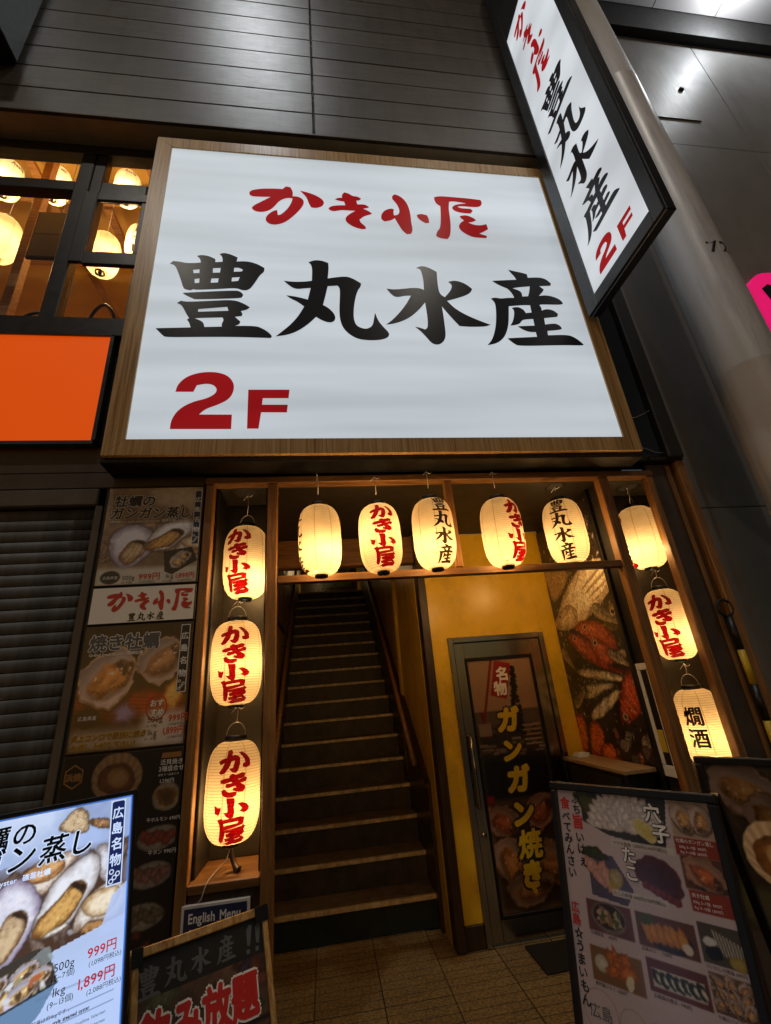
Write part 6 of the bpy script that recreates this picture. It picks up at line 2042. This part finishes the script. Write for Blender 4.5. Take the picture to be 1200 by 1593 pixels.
# tuna-like dark slab and pale pink fish
cv.poly([(.10, .19), (.20, .20), (.26, .29), (.23, .34), (.10, .33)], (.34, .31, .40))
for k in range(9):
    cv.blob(.105 + .012 * k, .235 + .008 * (k % 4) + .004 * k, .03, .02, .5 + .2 * k, (.90, .72, .66), (.70, .46, .42), .15, 380 + k, .012)
cv.blob(.13, .20, .05, .018, .2, (.24, .28, .12), (.10, .12, .05), .2, 395)
cv.blob(.20, .265, .028, .028, 0, (.75, .70, .52), (.50, .42, .24), .05, 396)
cv.blob(.185, .29, .012, .016, 0, (.70, .62, .20), None, .05, 397)
cv.blob(.355, .235, .075, .058, .35, (.26, .13, .17), (.40, .16, .20), .08, 398, .015)
for k in range(6):
    cv.blob(.31 + .018 * k, .265 + .006 * k, .016, .012, .3, (.55, .22, .22), (.28, .10, .13), .1, 400 + k)
cv.rect(.18, .298, .37, .318, (.85, .82, .80))
# right column: oysters on orange-brown
cv.rect(.435, 0, .57, .105, (.70, .60, .50), .006)
cv.oyster(.475, .050, .045, .034, 1.3, 411, (.95, .88, .78))
cv.oyster(.530, .050, .042, .034, 1.7, 412, (.95, .88, .78))
cv.rect(.432, .107, .57, .158, (.56, .17, .07))
cv.rect(.440, .158, .57, .248, (.36, .20, .11), .006)
cv.oyster(.505, .202, .062, .044, .5, 413, (.90, .70, .52), meat=(.78, .52, .30))
cv.rect(.446, .250, .57, .306, (.58, .19, .07))
# two rows of three dishes
for x0_, y0_, x1_, y1_, c_ in ((.07, .345, .235, .435, (.42, .26, .26)), (.25, .345, .438, .435, (.40, .24, .14)), (.448, .33, .568, .428, (.30, .27, .20)),
                               (.062, .478, .245, .572, (.50, .36, .18)), (.262, .462, .445, .545, (.40, .18, .14)), (.452, .448, .568, .54, (.42, .32, .20))):
    cv.rect(x0_, y0_, x1_, y1_, c_)
cv.blob(.150, .388, .066, .044, 0, (.62, .56, .54), (.40, .34, .32), .02, 421)
cv.blob(.150, .385, .056, .036, 0, (.20, .15, .12), None, .02, 422)
for k in range(22):
    cv.blob(.108 + RNG.random() * .085, .366 + RNG.random() * .04, .010, .008, RNG.random() * 3, ((.74, .66, .54), (.30, .36, .16), (.60, .46, .32))[k % 3], None, .2, 430 + k)
cv.blob(.345, .40, .080, .034, .05, (.16, .12, .10), None, .02, 455)
for k in range(6):
    cv.blob(.285 + .022 * k, .392, .016, .030, -.35, (.86, .60, .20), (.62, .36, .09), .12, 460 + k, .01)
cv.blob(.405, .412, .016, .014, 0, (.90, .87, .80), None, .05, 470)
cv.blob(.285, .36, .03, .014, -.3, (.30, .34, .14), None, .2, 471)
for k in range(9):
    cv.line(.49 + .009 * k, .345 + .003 * k, .50 + .008 * k, .40, .004, (.86, .84, .80), .9)
cv.blob(.482, .398, .022, .022, 0, (.07, .07, .08), None, .1, 480)
cv.blob(.475, .375, .018, .012, 0, (.88, .87, .86), None, .1, 481)
cv.blob(.545, .412, .024, .018, 0, (.72, .64, .30), (.55, .48, .18), .05, 482)
cv.blob(.100, .522, .026, .024, 0, (.86, .82, .74), (.60, .55, .46), .03, 490)
for k in range(10):
    cv.blob(.145 + .012 * (k % 5), .505 + .022 * (k // 5), .030, .018, .5 + k, (.86, .50, .16), (.52, .24, .05), .2, 495 + k, .008)
cv.blob(.195, .55, .014, .020, .3, (.90, .86, .74), None, .1, 507)
cv.rect(.275, .485, .432, .532, (.80, .77, .73))
for k in range(7):
    cv.blob(.290 + .022 * k, .506 + .004 * (k % 2), .013, .020, -.5, (.15, .18, .12), (.07, .09, .06), .1, 510 + k, .006)
    cv.blob(.296 + .022 * k, .510, .006, .012, -.5, (.86, .85, .76), None, .1, 520 + k)
for k in range(9):
    cv.oyster(.475 + .034 * (k % 3), .470 + .024 * (k // 3), .024, .015, .4 + k, 530 + k, (.92, .86, .78))
cv.line(.456, .46, .485, .53, .004, (.12, .08, .07))
# stamps on the pale lower part
for a, b, c in ((.075, .655, .060), (.185, .66, .045), (.27, .68, .055)):
    d_ = cv.ell(a, b, c, c)
    cv.put(np.exp(-((d_ - 1) * c / .0016) ** 2) * .55, (.55, .46, .44))
cv.rect(.34, .62, .57, .70, (.72, .62, .58))
cv.rect(.345, .625, .565, .695, (.82, .76, .76))
cv.a *= (.86 + .1 * cv.noise(.2, 3))[..., None]
cv.grain(.03)
sheet(ms, 'print', cv, .030, -.030, .004, 'print', MM)
Y_ = .0028
letter(ms, 'slogan', 'ぷち', .090, -.070, .036, 'p_black', Y_, vertical=True, bold=.02, Mx=MM, shear=-.02)
letter(ms, 'red_slogan', '旨', .083, -.153, .050, 'p_red', Y_, bold=.03, Mx=MM)
letter(ms, 'slogan', 'いけぇ', .090, -.200, .038, 'p_black', Y_, vertical=True, bold=.02, Mx=MM, shear=-.02)
letter(ms, 'red_slogan', '食', .036, -.092, .046, 'p_red', Y_, bold=.02, Mx=MM)
letter(ms, 'slogan', 'べてみんさい', .040, -.134, .037, 'p_black', Y_, vertical=True, bold=.02, Mx=MM)
letter(ms, 'red_slogan', '広島', .034, -.425, .036, 'p_red', Y_, vertical=True, bold=.02, Mx=MM)
letter(ms, 'slogan', '☆うまいもん', .036, -.500, .036, 'p_black', Y_, vertical=True, bold=.02, Mx=MM)
halo(ms, 'dish_title', '穴', .375, -.098, .060, Y_, 'p_white', 'p_black', .03, .08, Mx=MM)
halo(ms, 'dish_title', '子', .392, -.158, .060, Y_, 'p_white', 'p_black', .03, .08, Mx=MM)
halo(ms, 'dish_title', 'たこ', .268, -.235, .052, Y_, 'p_white', 'p_black', .03, .08, Mx=MM, vertical=True)
for s_, a, b, sz in (('穴子の刺身 1,290円(1,419円税込)', .240, -.190, .0135), ('たこの刺身 690円(759円税込)', .215, -.343, .0135), ('牡蠣南蛮    690円', .105, -.476, .012), ('広島カツ    790円', .285, -.476, .012), ('小いわしの南蛮 690円', .480, -.470, .011),
                     ('鯵竹輪フライ  550円', .098, -.614, .012), ('広島菜の巻き  790円', .300, -.588, .012), ('牡蠣のバター焼き 490円', .485, -.582, .010)):
    letter(ms, 'caption', s_, a, b, sz, 'p_black', Y_, Mx=MM)
for s_, a, b, sz in (('牡蠣のガンガン蒸し', .468, -.152, .013), ('500g 5~7個  999円', .475, -.168, .010), ('1kg 9~13個 1,899円', .475, -.182, .010), ('焼き牡蠣', .482, -.298, .013), ('500g 5~7個  999円', .482, -.314, .010), ('1kg 9~13個 1,899円', .482, -.328, .010)):
    letter(ms, 'caption', s_, a, b, sz, 'p_white', Y_, Mx=MM)
letter(ms, 'stamp_text', '広島', .062, -.70, .042, 'p_grey', Y_, Mx=MM)

# ---- second stand at the right edge
OM = frame_matrix((1.775, 2.305, 1.205), -58, 3)
os_ = Thing('oyster_stand', 'black framed stand with large dim oyster photograph at the right edge', 'menu stand', (2.0, 2.0, 0))
a_stand(os_, OM, frame_matrix((1.775, 2.305, 1.205), -58, -12), .62, 1.21, .032)
cv = Print(.556, 1.14, 200, (.20, .17, .14))
cv.a *= (.5 + .9 * cv.noise(.07, 601))[..., None]
cv.oyster(.14, .10, .15, .10, .4, 602, (.60, .54, .48))
cv.oyster(.40, .13, .17, .11, -.3, 603, (.62, .55, .48))
cv.oyster(.20, .20, .10, .07, 1.2, 604, (.55, .48, .42))
cv.scallop(.20, .335, .135, .2, 605, (.95, .92, .88))
cv.oyster(.46, .36, .13, .10, .8, 606, (.7, .62, .54))
cv.rect(0, .46, .57, .60, (.32, .31, .22), .05)
cv.blob(.30, .45, .12, .03, .3, (.20, .28, .12), (.10, .15, .06), .25, 607, .02)
cv.rect(.16, .48, .57, .59, (.62, .60, .58))
cv.rect(0, .62, .57, 1.15, (.30, .27, .26), .02)
cv.blob(.36, .78, .2, .12, 0, (.70, .50, .48), (.5, .3, .28), .1, 608)
cv.grain(.03)
sheet(os_, 'print', cv, .032, -.032, .004, 'print', OM)
letter(os_, 'caption', '岩牡蠣', .21, -.56, .030, 'p_black', .0028, Mx=OM)
letter(os_, 'caption', '1個 499円', .33, -.56, .030, 'p_red', .0028, Mx=OM)
letter(os_, 'caption', '特大 2個 899円', .21, -.60, .024, 'p_black', .0028, Mx=OM)
